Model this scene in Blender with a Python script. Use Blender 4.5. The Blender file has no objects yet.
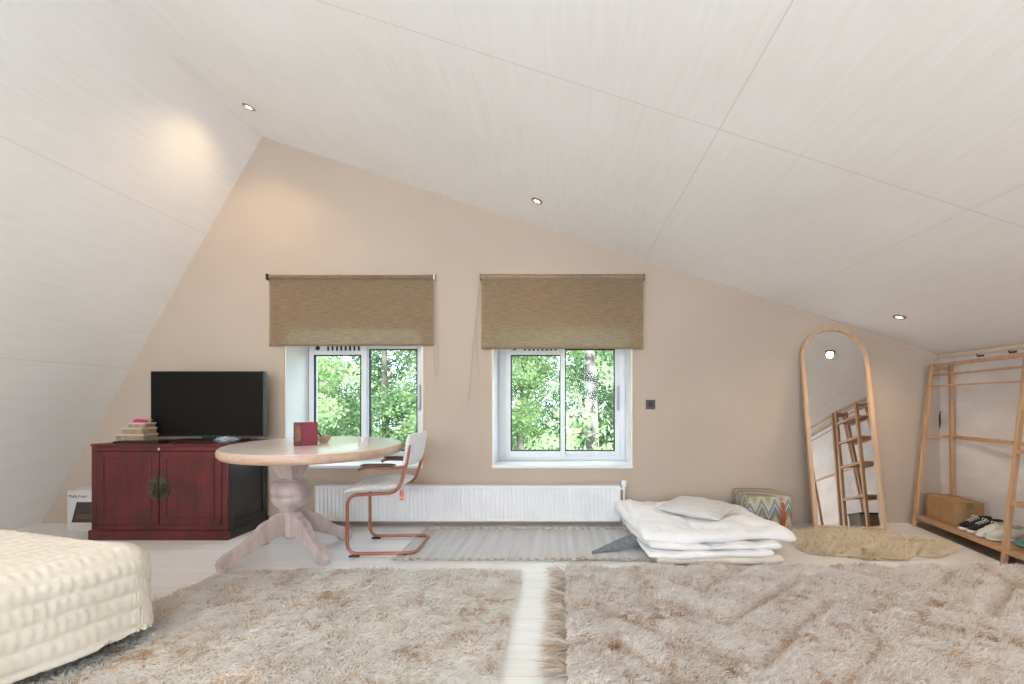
import bpy, bmesh, math, random
import numpy as np
from mathutils import Vector, Matrix
PI = math.pi
rnd = random.Random(7)
C = bpy.context.scene.collection
CAM_H = 1.04
WY = 4.06                      # inner face of the gable wall
RX = 3.30                      # inner face of the knee wall
APX, APZ = -2.62, 3.37         # ridge
SL = 0.321                     # fall of the long ceiling per metre
LX = -4.54                     # where the steep ceiling meets the floor
YB = -3.4                      # rear gable

# ------------------------------------------------------------------ materials
def nodes(name):
    m = bpy.data.materials.new(name); m.use_nodes = True
    nt = m.node_tree; b = nt.nodes['Principled BSDF']
    return m, nt, b
def N(nt, t, **kw):
    n = nt.nodes.new(t)
    for k, v in kw.items():
        if k in n.inputs: n.inputs[k].default_value = v
        else: setattr(n, k, v)
    return n
def srgb(r, g, b):
    f = lambda c: (c/255/12.92) if c/255 <= .04045 else ((c/255+.055)/1.055)**2.4
    return (f(r), f(g), f(b), 1)
def mat(name, c1, c2=None, scale=6, stretch=(1,1,1), rough=.6, bump=.0, bscale=60, metal=0, detail=4, lo=.35, hi=.65, coord='Object', sheen=0, spec=.5, coat=0):
    m, nt, b = nodes(name)
    b.inputs['Roughness'].default_value = rough
    b.inputs['Metallic'].default_value = metal
    b.inputs['Specular IOR Level'].default_value = spec
    if sheen: b.inputs['Sheen Weight'].default_value = sheen
    if coat: b.inputs['Coat Weight'].default_value = coat; b.inputs['Coat Roughness'].default_value = .15
    tc = N(nt, 'ShaderNodeTexCoord'); mp = N(nt, 'ShaderNodeMapping'); mp.inputs['Scale'].default_value = stretch
    nt.links.new(tc.outputs[coord], mp.inputs[0])
    nz = N(nt, 'ShaderNodeTexNoise', Scale=scale, Detail=detail); nt.links.new(mp.outputs[0], nz.inputs['Vector'])
    r = N(nt, 'ShaderNodeValToRGB'); r.color_ramp.elements[0].position = lo; r.color_ramp.elements[1].position = hi
    r.color_ramp.elements[0].color = c1; r.color_ramp.elements[1].color = c2 or tuple([min(1, x*.9) for x in c1[:3]])+(1,)
    nt.links.new(nz.outputs['Fac'], r.inputs[0]); nt.links.new(r.outputs[0], b.inputs['Base Color'])
    if bump:
        n2 = N(nt, 'ShaderNodeTexNoise', Scale=bscale, Detail=3); nt.links.new(mp.outputs[0], n2.inputs['Vector'])
        bp = N(nt, 'ShaderNodeBump', Strength=bump, Distance=.01); nt.links.new(n2.outputs['Fac'], bp.inputs['Height'])
        nt.links.new(bp.outputs[0], b.inputs['Normal'])
    return m
def emis(name, c, s):
    m, nt, b = nodes(name)
    b.inputs['Emission Color'].default_value = c; b.inputs['Emission Strength'].default_value = s
    b.inputs['Base Color'].default_value = c
    return m
def math_node(nt, op, a, b=None, c=None):
    n = nt.nodes.new('ShaderNodeMath'); n.operation = op
    for i, v in enumerate((a, b, c)):
        if v is None: continue
        if isinstance(v, (int, float)): n.inputs[i].default_value = v
        else: nt.links.new(v, n.inputs[i])
    return n.outputs[0]

def board_floor():
    m, nt, b = nodes('white painted boards')
    tc = N(nt, 'ShaderNodeTexCoord'); sp = N(nt, 'ShaderNodeSeparateXYZ'); nt.links.new(tc.outputs['Object'], sp.inputs[0])
    x, y = sp.outputs[0], sp.outputs[1]
    f = math_node(nt, 'FRACT', math_node(nt, 'MULTIPLY', math_node(nt, 'ADD', y, 10-.087), 1/.1205))
    d = math_node(nt, 'ABSOLUTE', math_node(nt, 'SUBTRACT', f, .5))
    seam = math_node(nt, 'GREATER_THAN', d, .487)
    row = math_node(nt, 'FLOOR', math_node(nt, 'MULTIPLY', math_node(nt, 'ADD', y, 10-.087), 1/.1205))
    cb = N(nt, 'ShaderNodeCombineXYZ'); nt.links.new(x, cb.inputs[0]); nt.links.new(math_node(nt, 'MULTIPLY', y, 9.), cb.inputs[1]); nt.links.new(math_node(nt, 'MULTIPLY', row, 3.7), cb.inputs[2])
    nz = N(nt, 'ShaderNodeTexNoise', Scale=2.2, Detail=6); nt.links.new(cb.outputs[0], nz.inputs['Vector'])
    r = N(nt, 'ShaderNodeValToRGB'); r.color_ramp.elements[0].position=.3; r.color_ramp.elements[1].position=.7
    r.color_ramp.elements[0].color = srgb(228,226,224); r.color_ramp.elements[1].color = srgb(238,237,236)
    nt.links.new(nz.outputs['Fac'], r.inputs[0])
    # grey-brown boards beyond a slanted line, under the clothes racks
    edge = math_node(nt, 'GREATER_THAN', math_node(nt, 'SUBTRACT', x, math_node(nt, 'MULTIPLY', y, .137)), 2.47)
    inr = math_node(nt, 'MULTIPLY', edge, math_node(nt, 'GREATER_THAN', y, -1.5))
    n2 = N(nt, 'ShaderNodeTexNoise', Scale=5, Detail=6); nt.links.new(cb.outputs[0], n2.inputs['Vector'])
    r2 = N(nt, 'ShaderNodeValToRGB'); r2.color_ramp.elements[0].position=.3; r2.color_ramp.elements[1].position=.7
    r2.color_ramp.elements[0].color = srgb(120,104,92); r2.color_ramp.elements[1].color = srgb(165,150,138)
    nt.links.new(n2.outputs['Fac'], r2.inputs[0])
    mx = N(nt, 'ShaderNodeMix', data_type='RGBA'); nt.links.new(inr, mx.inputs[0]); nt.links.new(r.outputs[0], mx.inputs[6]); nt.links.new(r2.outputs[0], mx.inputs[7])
    m2 = N(nt, 'ShaderNodeMix', data_type='RGBA'); nt.links.new(math_node(nt,'MULTIPLY',seam,.35), m2.inputs[0]); nt.links.new(mx.outputs[2], m2.inputs[6]); m2.inputs[7].default_value = srgb(120,112,104)
    nt.links.new(m2.outputs[2], b.inputs['Base Color'])
    b.inputs['Roughness'].default_value = .33
    bp = N(nt, 'ShaderNodeBump', Strength=.5, Distance=.003); nt.links.new(math_node(nt,'SUBTRACT',1,seam), bp.inputs['Height']); nt.links.new(bp.outputs[0], b.inputs['Normal'])
    return m

def ply(name, us, vs, base1, base2):
    """whitewashed plywood; local x across the slope, y along the ridge; seams at us / vs"""
    m, nt, b = nodes(name)
    tc = N(nt, 'ShaderNodeTexCoord'); sp = N(nt, 'ShaderNodeSeparateXYZ'); nt.links.new(tc.outputs['Object'], sp.inputs[0])
    seam = None
    for axis, vals in ((sp.outputs[0], us), (sp.outputs[1], vs)):
        for v, w in vals:
            s = math_node(nt, 'LESS_THAN', math_node(nt, 'ABSOLUTE', math_node(nt, 'SUBTRACT', axis, v)), w)
            seam = s if seam is None else math_node(nt, 'MAXIMUM', seam, s)
    mp = N(nt, 'ShaderNodeMapping'); mp.inputs['Scale'].default_value = (2.2, .45, 1); nt.links.new(tc.outputs['Object'], mp.inputs[0])
    nz = N(nt, 'ShaderNodeTexNoise', Scale=1.1, Detail=2, Distortion=.6); nt.links.new(mp.outputs[0], nz.inputs['Vector'])
    wv = math_node(nt, 'SINE', math_node(nt, 'MULTIPLY', nz.outputs['Fac'], 70.))
    mp2 = N(nt, 'ShaderNodeMapping'); mp2.inputs['Scale'].default_value = (30, 1.6, 1); nt.links.new(tc.outputs['Object'], mp2.inputs[0])
    fine = N(nt, 'ShaderNodeTexNoise', Scale=1.5, Detail=6); nt.links.new(mp2.outputs[0], fine.inputs['Vector'])
    blot = N(nt, 'ShaderNodeTexNoise', Scale=1.3, Detail=5); nt.links.new(tc.outputs['Object'], blot.inputs['Vector'])
    v = math_node(nt, 'ADD', math_node(nt, 'MULTIPLY', wv, .025), math_node(nt, 'ADD', math_node(nt, 'MULTIPLY', fine.outputs['Fac'], .45), math_node(nt, 'MULTIPLY', blot.outputs['Fac'], .55)))
    r = N(nt, 'ShaderNodeValToRGB'); r.color_ramp.elements[0].position=.28; r.color_ramp.elements[1].position=.6
    r.color_ramp.elements[0].color = base1; r.color_ramp.elements[1].color = base2
    nt.links.new(v, r.inputs[0])
    # knots
    vo = N(nt, 'ShaderNodeTexVoronoi', Scale=.9); nt.links.new(tc.outputs['Object'], vo.inputs['Vector'])
    kn = N(nt, 'ShaderNodeMapRange'); kn.inputs[1].default_value=.0; kn.inputs[2].default_value=.07; kn.inputs[3].default_value=.35; kn.inputs[4].default_value=0
    nt.links.new(vo.outputs['Distance'], kn.inputs[0])
    mk = N(nt, 'ShaderNodeMix', data_type='RGBA'); nt.links.new(kn.outputs[0], mk.inputs[0]); nt.links.new(r.outputs[0], mk.inputs[6]); mk.inputs[7].default_value = srgb(196,184,172)
    mx = N(nt, 'ShaderNodeMix', data_type='RGBA'); nt.links.new(math_node(nt,'MULTIPLY',seam,.33), mx.inputs[0]); nt.links.new(mk.outputs[2], mx.inputs[6]); mx.inputs[7].default_value = srgb(150,138,126)
    nt.links.new(mx.outputs[2], b.inputs['Base Color'])
    b.inputs['Roughness'].default_value = .5
    bp = N(nt, 'ShaderNodeBump', Strength=.18, Distance=.003); nt.links.new(math_node(nt,'SUBTRACT',v,math_node(nt,'MULTIPLY',seam,.5)), bp.inputs['Height']); nt.links.new(bp.outputs[0], b.inputs['Normal'])
    return m

def wood(name, c1, c2, axis=2, rough=.5, sc=3):
    st = [14,14,14]; st[axis] = 1.2
    return mat(name, c1, c2, scale=sc, stretch=tuple(st), rough=rough, bump=.05, bscale=3, lo=.3, hi=.7)

def red_lacquer():
    m = mat('red lacquer', srgb(56,10,10), srgb(108,26,26), scale=3.2, stretch=(3,3,1.2), rough=.34, bump=.12, bscale=14, detail=8, lo=.3, hi=.72, coat=.25)
    return m

def fabric_blind():
    m, nt, b = nodes('woven blind fabric')
    tc = N(nt, 'ShaderNodeTexCoord'); mp = N(nt, 'ShaderNodeMapping'); mp.inputs['Scale'].default_value = (7, 1, 170); nt.links.new(tc.outputs['Object'], mp.inputs[0])
    nz = N(nt, 'ShaderNodeTexNoise', Scale=1.6, Detail=4); nt.links.new(mp.outputs[0], nz.inputs['Vector'])
    mp2 = N(nt, 'ShaderNodeMapping'); mp2.inputs['Scale'].default_value = (160, 1, 12); nt.links.new(tc.outputs['Object'], mp2.inputs[0])
    n2 = N(nt, 'ShaderNodeTexNoise', Scale=1.6, Detail=3); nt.links.new(mp2.outputs[0], n2.inputs['Vector'])
    v = math_node(nt, 'ADD', math_node(nt,'MULTIPLY',nz.outputs['Fac'],.7), math_node(nt,'MULTIPLY',n2.outputs['Fac'],.3))
    r = N(nt, 'ShaderNodeValToRGB'); r.color_ramp.elements[0].position=.36; r.color_ramp.elements[1].position=.62
    r.color_ramp.elements[0].color = srgb(160,138,110); r.color_ramp.elements[1].color = srgb(200,178,150)
    nt.links.new(v, r.inputs[0]); nt.links.new(r.outputs[0], b.inputs['Base Color']); b.inputs['Roughness'].default_value=.9
    tl = N(nt, 'ShaderNodeBsdfTranslucent'); nt.links.new(r.outputs[0], tl.inputs[0])
    mx = N(nt, 'ShaderNodeMixShader'); mx.inputs[0].default_value=.6
    nt.links.new(b.outputs[0], mx.inputs[1]); nt.links.new(tl.outputs[0], mx.inputs[2])
    tr = N(nt, 'ShaderNodeBsdfTransparent'); m3 = N(nt, 'ShaderNodeMixShader'); m3.inputs[0].default_value=.14     # open weave
    nt.links.new(mx.outputs[0], m3.inputs[1]); nt.links.new(tr.outputs[0], m3.inputs[2])
    nt.links.new(m3.outputs[0], nt.nodes['Material Output'].inputs[0])
    return m

def attr_mat(name, c1, c2, rough=.85, transl=0, attr='shade', c3=None):
    m, nt, b = nodes(name)
    a = N(nt, 'ShaderNodeAttribute'); a.attribute_name = attr
    r = N(nt, 'ShaderNodeValToRGB'); r.color_ramp.elements[0].color = c1; r.color_ramp.elements[1].color = c2
    if c3:
        e = r.color_ramp.elements.new(.3); e.color = c3
    nt.links.new(a.outputs['Fac'], r.inputs[0]); nt.links.new(r.outputs[0], b.inputs['Base Color']); b.inputs['Roughness'].default_value = rough
    b.inputs['Specular IOR Level'].default_value = .25
    if transl:
        tl = N(nt, 'ShaderNodeBsdfTranslucent'); nt.links.new(r.outputs[0], tl.inputs[0])
        mx = N(nt, 'ShaderNodeMixShader'); mx.inputs[0].default_value=transl
        nt.links.new(b.outputs[0], mx.inputs[1]); nt.links.new(tl.outputs[0], mx.inputs[2])
        nt.links.new(mx.outputs[0], nt.nodes['Material Output'].inputs[0])
    return m

def glass_mat():
    m, nt, b = nodes('window glass'); nt.nodes.remove(b)
    t = N(nt, 'ShaderNodeBsdfTransparent'); t.inputs[0].default_value=(.97,.985,.98,1)
    g = N(nt, 'ShaderNodeBsdfGlossy'); g.inputs['Roughness'].default_value=.02
    fr = N(nt, 'ShaderNodeFresnel', IOR=1.12)
    mx = N(nt, 'ShaderNodeMixShader'); nt.links.new(fr.outputs[0], mx.inputs[0]); nt.links.new(t.outputs[0], mx.inputs[1]); nt.links.new(g.outputs[0], mx.inputs[2])
    nt.links.new(mx.outputs[0], nt.nodes['Material Output'].inputs[0])
    return m
def pouf_mat():
    """woven chevrons on the sides, slanted stripes on the lid"""
    m, nt, b = nodes('chevron weave')
    tc = N(nt, 'ShaderNodeTexCoord'); sp = N(nt, 'ShaderNodeSeparateXYZ'); nt.links.new(tc.outputs['Object'], sp.inputs[0])
    u = math_node(nt, 'ADD', sp.outputs[0], sp.outputs[1])
    tri = math_node(nt, 'PINGPONG', u, .052)
    v = math_node(nt, 'FRACT', math_node(nt, 'MULTIPLY', math_node(nt, 'SUBTRACT', sp.outputs[2], math_node(nt,'MULTIPLY',tri,2.1)), 1/.30))
    r = N(nt, 'ShaderNodeValToRGB'); r.color_ramp.interpolation='CONSTANT'
    cols = [(0,(190,172,140)),(.2,(138,132,116)),(.33,(120,122,114)),(.45,(190,190,178)),(.5,(132,138,140)),(.66,(202,196,184)),(.71,(180,170,144)),(.88,(150,144,128))]
    e = r.color_ramp.elements; e[0].color = srgb(*cols[0][1]); e[0].position=0; e[1].position=cols[1][0]; e[1].color=srgb(*cols[1][1])
    for p_, c_ in cols[2:]:
        q = e.new(p_); q.color = srgb(*c_)
    nt.links.new(v, r.inputs[0])
    geo = N(nt, 'ShaderNodeNewGeometry'); sn = N(nt, 'ShaderNodeSeparateXYZ')
    tn = tc.outputs['Normal']; nt.links.new(tn, sn.inputs[0])
    top = math_node(nt, 'GREATER_THAN', sn.outputs[2], .7)
    w = math_node(nt, 'FRACT', math_node(nt, 'MULTIPLY', math_node(nt, 'SUBTRACT', sp.outputs[1], math_node(nt,'MULTIPLY',sp.outputs[0],-.5)), 1/.3))
    r2 = N(nt, 'ShaderNodeValToRGB'); r2.color_ramp.interpolation='CONSTANT'
    cols = [(0,(190,170,130)),(.15,(150,150,132)),(.35,(128,130,118)),(.5,(186,164,150)),(.7,(160,156,132)),(.85,(140,146,140))]
    e = r2.color_ramp.elements; e[0].color = srgb(*cols[0][1]); e[0].position=0; e[1].position=cols[1][0]; e[1].color=srgb(*cols[1][1])
    for p_, c_ in cols[2:]:
        q = e.new(p_); q.color = srgb(*c_)
    nt.links.new(w, r2.inputs[0])
    mx = N(nt, 'ShaderNodeMix', data_type='RGBA'); nt.links.new(top, mx.inputs[0]); nt.links.new(r.outputs[0], mx.inputs[6]); nt.links.new(r2.outputs[0], mx.inputs[7])
    nt.links.new(mx.outputs[2], b.inputs['Base Color']); b.inputs['Roughness'].default_value=.9
    return m
def stripe_rug():
    m, nt, b = nodes('grey flatweave')
    tc = N(nt, 'ShaderNodeTexCoord'); mp = N(nt, 'ShaderNodeMapping'); mp.inputs['Scale'].default_value = (16, .6, 1); nt.links.new(tc.outputs['Object'], mp.inputs[0])
    nz = N(nt, 'ShaderNodeTexNoise', Scale=1.5, Detail=5); nt.links.new(mp.outputs[0], nz.inputs['Vector'])
    mp2 = N(nt, 'ShaderNodeMapping'); mp2.inputs['Scale'].default_value = (2, 110, 1); nt.links.new(tc.outputs['Object'], mp2.inputs[0])
    n2 = N(nt, 'ShaderNodeTexNoise', Scale=1.5, Detail=2); nt.links.new(mp2.outputs[0], n2.inputs['Vector'])
    v = math_node(nt,'ADD',math_node(nt,'MULTIPLY',nz.outputs['Fac'],.7),math_node(nt,'MULTIPLY',n2.outputs['Fac'],.3))
    r = N(nt, 'ShaderNodeValToRGB'); r.color_ramp.elements[0].position=.35; r.color_ramp.elements[1].position=.62
    r.color_ramp.elements[0].color = srgb(178,178,178); r.color_ramp.elements[1].color = srgb(202,201,200)
    nt.links.new(v, r.inputs[0]); nt.links.new(r.outputs[0], b.inputs['Base Color']); b.inputs['Roughness'].default_value=.95
    bp = N(nt, 'ShaderNodeBump', Strength=.4, Distance=.004); nt.links.new(n2.outputs['Fac'], bp.inputs['Height']); nt.links.new(bp.outputs[0], b.inputs['Normal'])
    return m

M = dict(
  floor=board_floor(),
  wall=mat('warm plaster', srgb(187,170,154), srgb(192,175,159), scale=1.5, rough=.75, bump=.05, bscale=25),
  reveal=mat('white reveal paint', srgb(236,236,236), srgb(228,228,228), scale=3, rough=.45),
  kneewall=mat('white rough plaster', srgb(226,220,216), srgb(208,200,196), scale=2.5, stretch=(1,1,2), rough=.6, bump=.4, bscale=9),
  pvc=mat('white window profile', srgb(236,237,240), srgb(228,229,233), scale=2, rough=.3),
  gasket=mat('dark gasket', srgb(40,44,46), srgb(30,32,34), rough=.6),
  glass=glass_mat(),
  blind=fabric_blind(),
  rail=mat('taupe fabric cassette', srgb(150,128,102), srgb(130,110,88), scale=40, rough=.7),
  chrome=mat('chrome', srgb(210,210,212), srgb(190,190,192), rough=.2, metal=1),
  jamb=wood('pale pine strip', srgb(190,160,128), srgb(202,174,144)),
  lacquer=red_lacquer(),
  lacquer_dark=mat('dark worn lacquer', srgb(48,12,12), srgb(70,18,16), scale=8, rough=.4),
  black=mat('black lacquer', srgb(34,34,37), srgb(50,50,54), scale=4, rough=.3, bump=.05, bscale=12),
  brass=mat('aged brass', srgb(70,64,50), srgb(94,86,68), scale=20, rough=.4, metal=.8),
  screen=mat('screen', srgb(16,14,12), srgb(19,17,15), rough=.35, spec=.2),
  plastic=mat('black plastic', srgb(24,24,26), srgb(30,30,32), rough=.4),
  tabletop=wood('whitewashed tabletop', srgb(214,202,198), srgb(230,222,220), axis=1, rough=.2),
  rim=wood('natural oak rim', srgb(186,152,130), srgb(204,174,154), axis=0, rough=.45),
  pedestal=mat('pinkish whitewashed wood', srgb(184,164,161), srgb(206,190,187), scale=5, stretch=(4,4,1), rough=.32, bump=.04, bscale=20),
  copper=mat('brushed copper', srgb(160,100,80), srgb(176,114,92), scale=12, rough=.35, metal=.55),
  boucle=mat('pale boucle', srgb(236,234,233), srgb(214,212,211), scale=90, rough=.95, bump=.5, bscale=160, sheen=.3),
  arm=mat('dark stained armrest', srgb(92,80,70), srgb(110,96,84), scale=12, rough=.4),
  radiator=mat('white enamel', srgb(238,238,240), srgb(232,232,234), rough=.3),
  duvet=mat('white cotton', srgb(240,239,239), srgb(232,231,231), scale=5, rough=.85, bump=.5, bscale=9, sheen=.2),
  futon=mat('off-white ticking', srgb(226,218,208), srgb(212,203,192), scale=6, rough=.9, bump=.25, bscale=18),
  pillow=mat('pale grey linen', srgb(216,213,211), srgb(204,200,198), scale=70, rough=.9, bump=.15, bscale=120),
  quilt=mat('cream quilt', srgb(226,218,203), srgb(219,210,194), scale=4, rough=.85, bump=.15, bscale=45, sheen=.3),
  ticking=mat('mattress side', srgb(225,220,212), srgb(215,210,200), rough=.9),
  bedbase=mat('dark bed base', srgb(46,40,38), srgb(58,52,48), rough=.8),
  rug_back=mat('tan rug backing', srgb(216,196,170), srgb(198,172,142), scale=20, rough=.95),
  pileA=attr_mat('ivory pile', srgb(205,174,142), srgb(243,241,238), c3=srgb(233,228,221), transl=.5),
  pileB=attr_mat('undyed wool pile', srgb(196,160,130), srgb(243,240,237), c3=srgb(231,224,217), transl=.5),
  fur=attr_mat('sheepskin fur', srgb(222,203,174), srgb(250,242,226), c3=srgb(240,227,203), transl=.5),
  tassel=attr_mat('wool tassels', srgb(196,176,154), srgb(238,232,224), transl=.45),
  whitetassel=attr_mat('white cotton tassels', srgb(225,225,225), srgb(245,245,245)),
  flat=stripe_rug(),
  flatdark=mat('dark rug underside', srgb(112,114,118), srgb(132,134,138), scale=30, rough=.95),
  bamboo=wood('honey bamboo', srgb(172,132,98), srgb(200,160,124)),
  bamboo_y=wood('honey bamboo lengthwise', srgb(172,132,98), srgb(200,160,124), axis=1),
  mirrorwood=wood('light oak frame', srgb(188,154,124), srgb(212,180,150)),
  card=mat('brown cardboard', srgb(160,124,82), srgb(172,136,94), scale=12, rough=.85),
  tape=mat('packing tape', srgb(140,106,68), srgb(150,116,78), rough=.3),
  shoeblack=mat('black suede', srgb(28,26,28), srgb(38,34,36), scale=30, rough=.9),
  shoewhite=mat('white leather', srgb(222,220,212), srgb(206,204,196), scale=10, rough=.5),
  shoekhaki=mat('olive canvas', srgb(168,164,138), srgb(152,148,122), scale=40, rough=.9),
  rubber=mat('white rubber sole', srgb(226,222,214), srgb(210,205,196), rough=.6),
  lace=mat('white laces', srgb(232,230,226), srgb(222,220,216), rough=.9),
  pouf=pouf_mat(),
  leather=mat('rust leather', srgb(158,66,34), srgb(176,80,44), scale=20, rough=.5),
  burgundy=mat('burgundy cloth cover', srgb(112,22,44), srgb(128,30,52), scale=60, rough=.6),
  burgshade=mat('shaded brown-red cover face', srgb(84,30,30), srgb(104,44,38), scale=30, rough=.6),
  gilt=mat('dull gilt', srgb(104,62,46), srgb(132,84,60), scale=50, rough=.5, metal=.3),
  clay=mat('pink clay', srgb(204,168,150), srgb(190,152,134), scale=16, rough=.75),
  twig=mat('dry dark twig', srgb(50,40,38), srgb(70,56,50), rough=.9),
  socket=mat('dark bronze plate', srgb(66,58,54), srgb(76,68,62), rough=.4),
  downlight=mat('brushed steel ring', srgb(190,170,140), srgb(180,160,130), rough=.3, metal=.8),
  bulb=emis('lit lamp', (1,.86,.66,1), 14),
  wicker=mat('pale wicker', srgb(186,162,130), srgb(150,126,98), scale=60, rough=.9, bump=.5, bscale=120),
  cream=mat('cream card lid', srgb(212,198,178), srgb(200,186,166), rough=.8),
  pink=mat('magenta cloth', srgb(190,40,110), srgb(206,60,126), rough=.8),
  whitebox=mat('white carton', srgb(210,205,202), srgb(200,196,194), rough=.7),
  inkdark=mat('printed dark ink', srgb(48,42,42), srgb(74,60,54), scale=14, rough=.6),
  clearfilm=mat('pale blue plastic film', srgb(180,196,206), srgb(140,156,166), scale=30, rough=.3),
  greybox=mat('grey felt', srgb(120,118,112), srgb(136,134,126), scale=50, rough=.95),
  hair_ground=mat('lawn', srgb(86,110,56), srgb(112,134,72), scale=2, rough=1),
  bark=mat('grey brown bark', srgb(96,88,78), srgb(134,124,110), scale=6, stretch=(3,3,.6), rough=.95, bump=.4, bscale=12),
  birch=mat('white birch bark', srgb(66,58,52), srgb(140,132,125), scale=3.4, stretch=(1.6,1.6,1.6), rough=.85, lo=.42, hi=.55),
  tagcol=mat('printed care tag', srgb(226,150,60), srgb(190,70,130), scale=30, rough=.6, lo=.45, hi=.55),
  terracotta=mat('brick roofs', srgb(150,120,100), srgb(170,140,120), rough=.9),
  teal=mat('teal textile', srgb(110,158,148), srgb(92,138,130), scale=30, rough=.9),
)
M['ceil'] = ply('whitewashed plywood ceiling', [((x-APX)/math.cos(math.atan(SL)), w_) for x, w_ in ((-.44,.0006),(.72,.002),(1.868,.0015),(3.02,.0015))], [(2.13,.0022),(-.31,.0022),(-2.75,.0022)], srgb(236,233,230), srgb(243,242,241))
LA = math.atan2(APZ, APX-LX)
M['slope'] = ply('whitewashed plywood steep side', [(1.35/math.sin(LA), .0018),(2.52/math.sin(LA), .0018)], [(1.62,.0018),(-.82,.0018)], srgb(236,233,230), srgb(243,242,241))
def leafmat(name, a, b, c): return attr_mat(name, srgb(*a), srgb(*b), rough=.55, transl=.45, c3=srgb(*c))
M['leaf_dark'] = leafmat('deep green leaves', (74,98,66), (150,172,128), (106,132,92))
M['leaf_mid'] = leafmat('mid green leaves', (96,122,76), (178,196,140), (132,158,104))
M['leaf_pale'] = leafmat('fresh pale leaves', (124,150,94), (212,222,180), (164,186,128))
def mirror_mat():
    m, nt, b = nodes('mirror silver'); b.inputs['Base Color'].default_value=(.84,.84,.83,1); b.inputs['Metallic'].default_value=1; b.inputs['Roughness'].default_value=.01
    return m
M['mirror'] = mirror_mat()

# ------------------------------------------------------------------ mesh helpers
def box(bm, x0, x1, y0, y1, z0, z1, mtx=None):
    vs = [bm.verts.new(((x0,x1)[i&1], (y0,y1)[(i>>1)&1], (z0,z1)[i>>2])) for i in range(8)]
    for f in ((0,2,3,1),(4,5,7,6),(0,1,5,4),(2,6,7,3),(0,4,6,2),(1,3,7,5)): bm.faces.new([vs[i] for i in f])
    if mtx: 
        for v in vs: v.co = mtx @ v.co
    return vs
def tube(bm, pts, r, n=10, cap=True, closed=False):
    pts = [Vector(p) for p in pts]; rings = []; up = None
    L = len(pts)
    for i, p in enumerate(pts):
        if closed: d = (pts[(i+1) % L]-pts[i-1]).normalized()
        else: d = (pts[min(i+1, L-1)]-pts[max(i-1, 0)]).normalized()
        if up is None:
            up = d.orthogonal().normalized()
        up = (up - d*up.dot(d)).normalized()
        s = d.cross(up)
        rr = r[i] if isinstance(r, (list, tuple)) else r
        rings.append([bm.verts.new(p+(up*math.cos(a)+s*math.sin(a))*rr) for a in [2*PI*k/n for k in range(n)]])
    for i in range(L if closed else L-1):
        A, B = rings[i], rings[(i+1) % L]
        for k in range(n): bm.faces.new((A[k], A[(k+1) % n], B[(k+1) % n], B[k]))
    if cap and not closed:
        bm.faces.new(rings[0][::-1]); bm.faces.new(rings[-1])
def fillet(pts, r, n=6):
    pts = [Vector(p) for p in pts]; out = [pts[0]]
    for i in range(1, len(pts)-1):
        a, b, c = pts[i-1], pts[i], pts[i+1]
        u, v = (a-b).normalized(), (c-b).normalized()
        k = min(r, (a-b).length*.49, (c-b).length*.49)
        p, q = b+u*k, b+v*k
        for j in range(n+1):
            t = j/n; out.append(p*(1-t)**2+b*2*t*(1-t)+q*t*t)
    out.append(pts[-1]); return out
def lathe(bm, prof, n=32, cx=0, cy=0, cap=True):
    rings = [[bm.verts.new((cx+r*math.cos(2*PI*k/n), cy+r*math.sin(2*PI*k/n), z)) for k in range(n)] for r, z in prof]
    for A, B in zip(rings, rings[1:]):
        for k in range(n): bm.faces.new((A[k], A[(k+1) % n], B[(k+1) % n], B[k]))
    if cap: bm.faces.new(rings[0][::-1]); bm.faces.new(rings[-1])
def prism(bm, outline, d0, d1, fn):
    """outline of (u,v); fn(u,v,d)->xyz"""
    a = [bm.verts.new(fn(u, v, d0)) for u, v in outline]; b = [bm.verts.new(fn(u, v, d1)) for u, v in outline]
    n = len(a); bm.faces.new(a[::-1]); bm.faces.new(b)
    for i in range(n): bm.faces.new((a[i], a[(i+1) % n], b[(i+1) % n], b[i]))
def obj(name, bm, m, parent=None, smooth=None, bevel=0, seg=2, loc=None):
    bmesh.ops.recalc_face_normals(bm, faces=bm.faces)
    me = bpy.data.meshes.new(name); bm.to_mesh(me); bm.free()
    me.materials.append(m if not isinstance(m, str) else M[m])
    o = bpy.data.objects.new(name, me); C.objects.link(o)
    if smooth is not None:
        me.shade_smooth(); me.set_sharp_from_angle(angle=math.radians(smooth))
    if bevel:
        b = o.modifiers.new('bevel', 'BEVEL'); b.width = bevel; b.segments = seg; b.limit_method = 'ANGLE'
    if parent: o.parent = parent
    if loc: o.location = loc
    return o
def tag(o, label, cat, group=None, kind=None):
    if label: o['label'] = label
    if cat: o['category'] = cat
    if group: o['group'] = group
    if kind: o['kind'] = kind
    return o
def thing(name, label, cat, loc=(0,0,0), rz=0, group=None):
    o = bpy.data.objects.new(name, None); C.objects.link(o); o.location = loc; o.rotation_euler = (0,0,rz)
    return tag(o, label, cat, group)
def struct(o): o['kind'] = 'structure'; return o
def NB(): return bmesh.new()
def B(name, m, parent, *dims, bevel=.003, seg=2):
    bm = NB(); box(bm, *dims); return obj(name, bm, m, parent, bevel=bevel, seg=seg)
def copy_tree(o, parent=None):
    c = o.copy(); C.objects.link(c)
    if parent: c.parent = parent
    for ch in list(o.children): copy_tree(ch, c)
    return c
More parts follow.
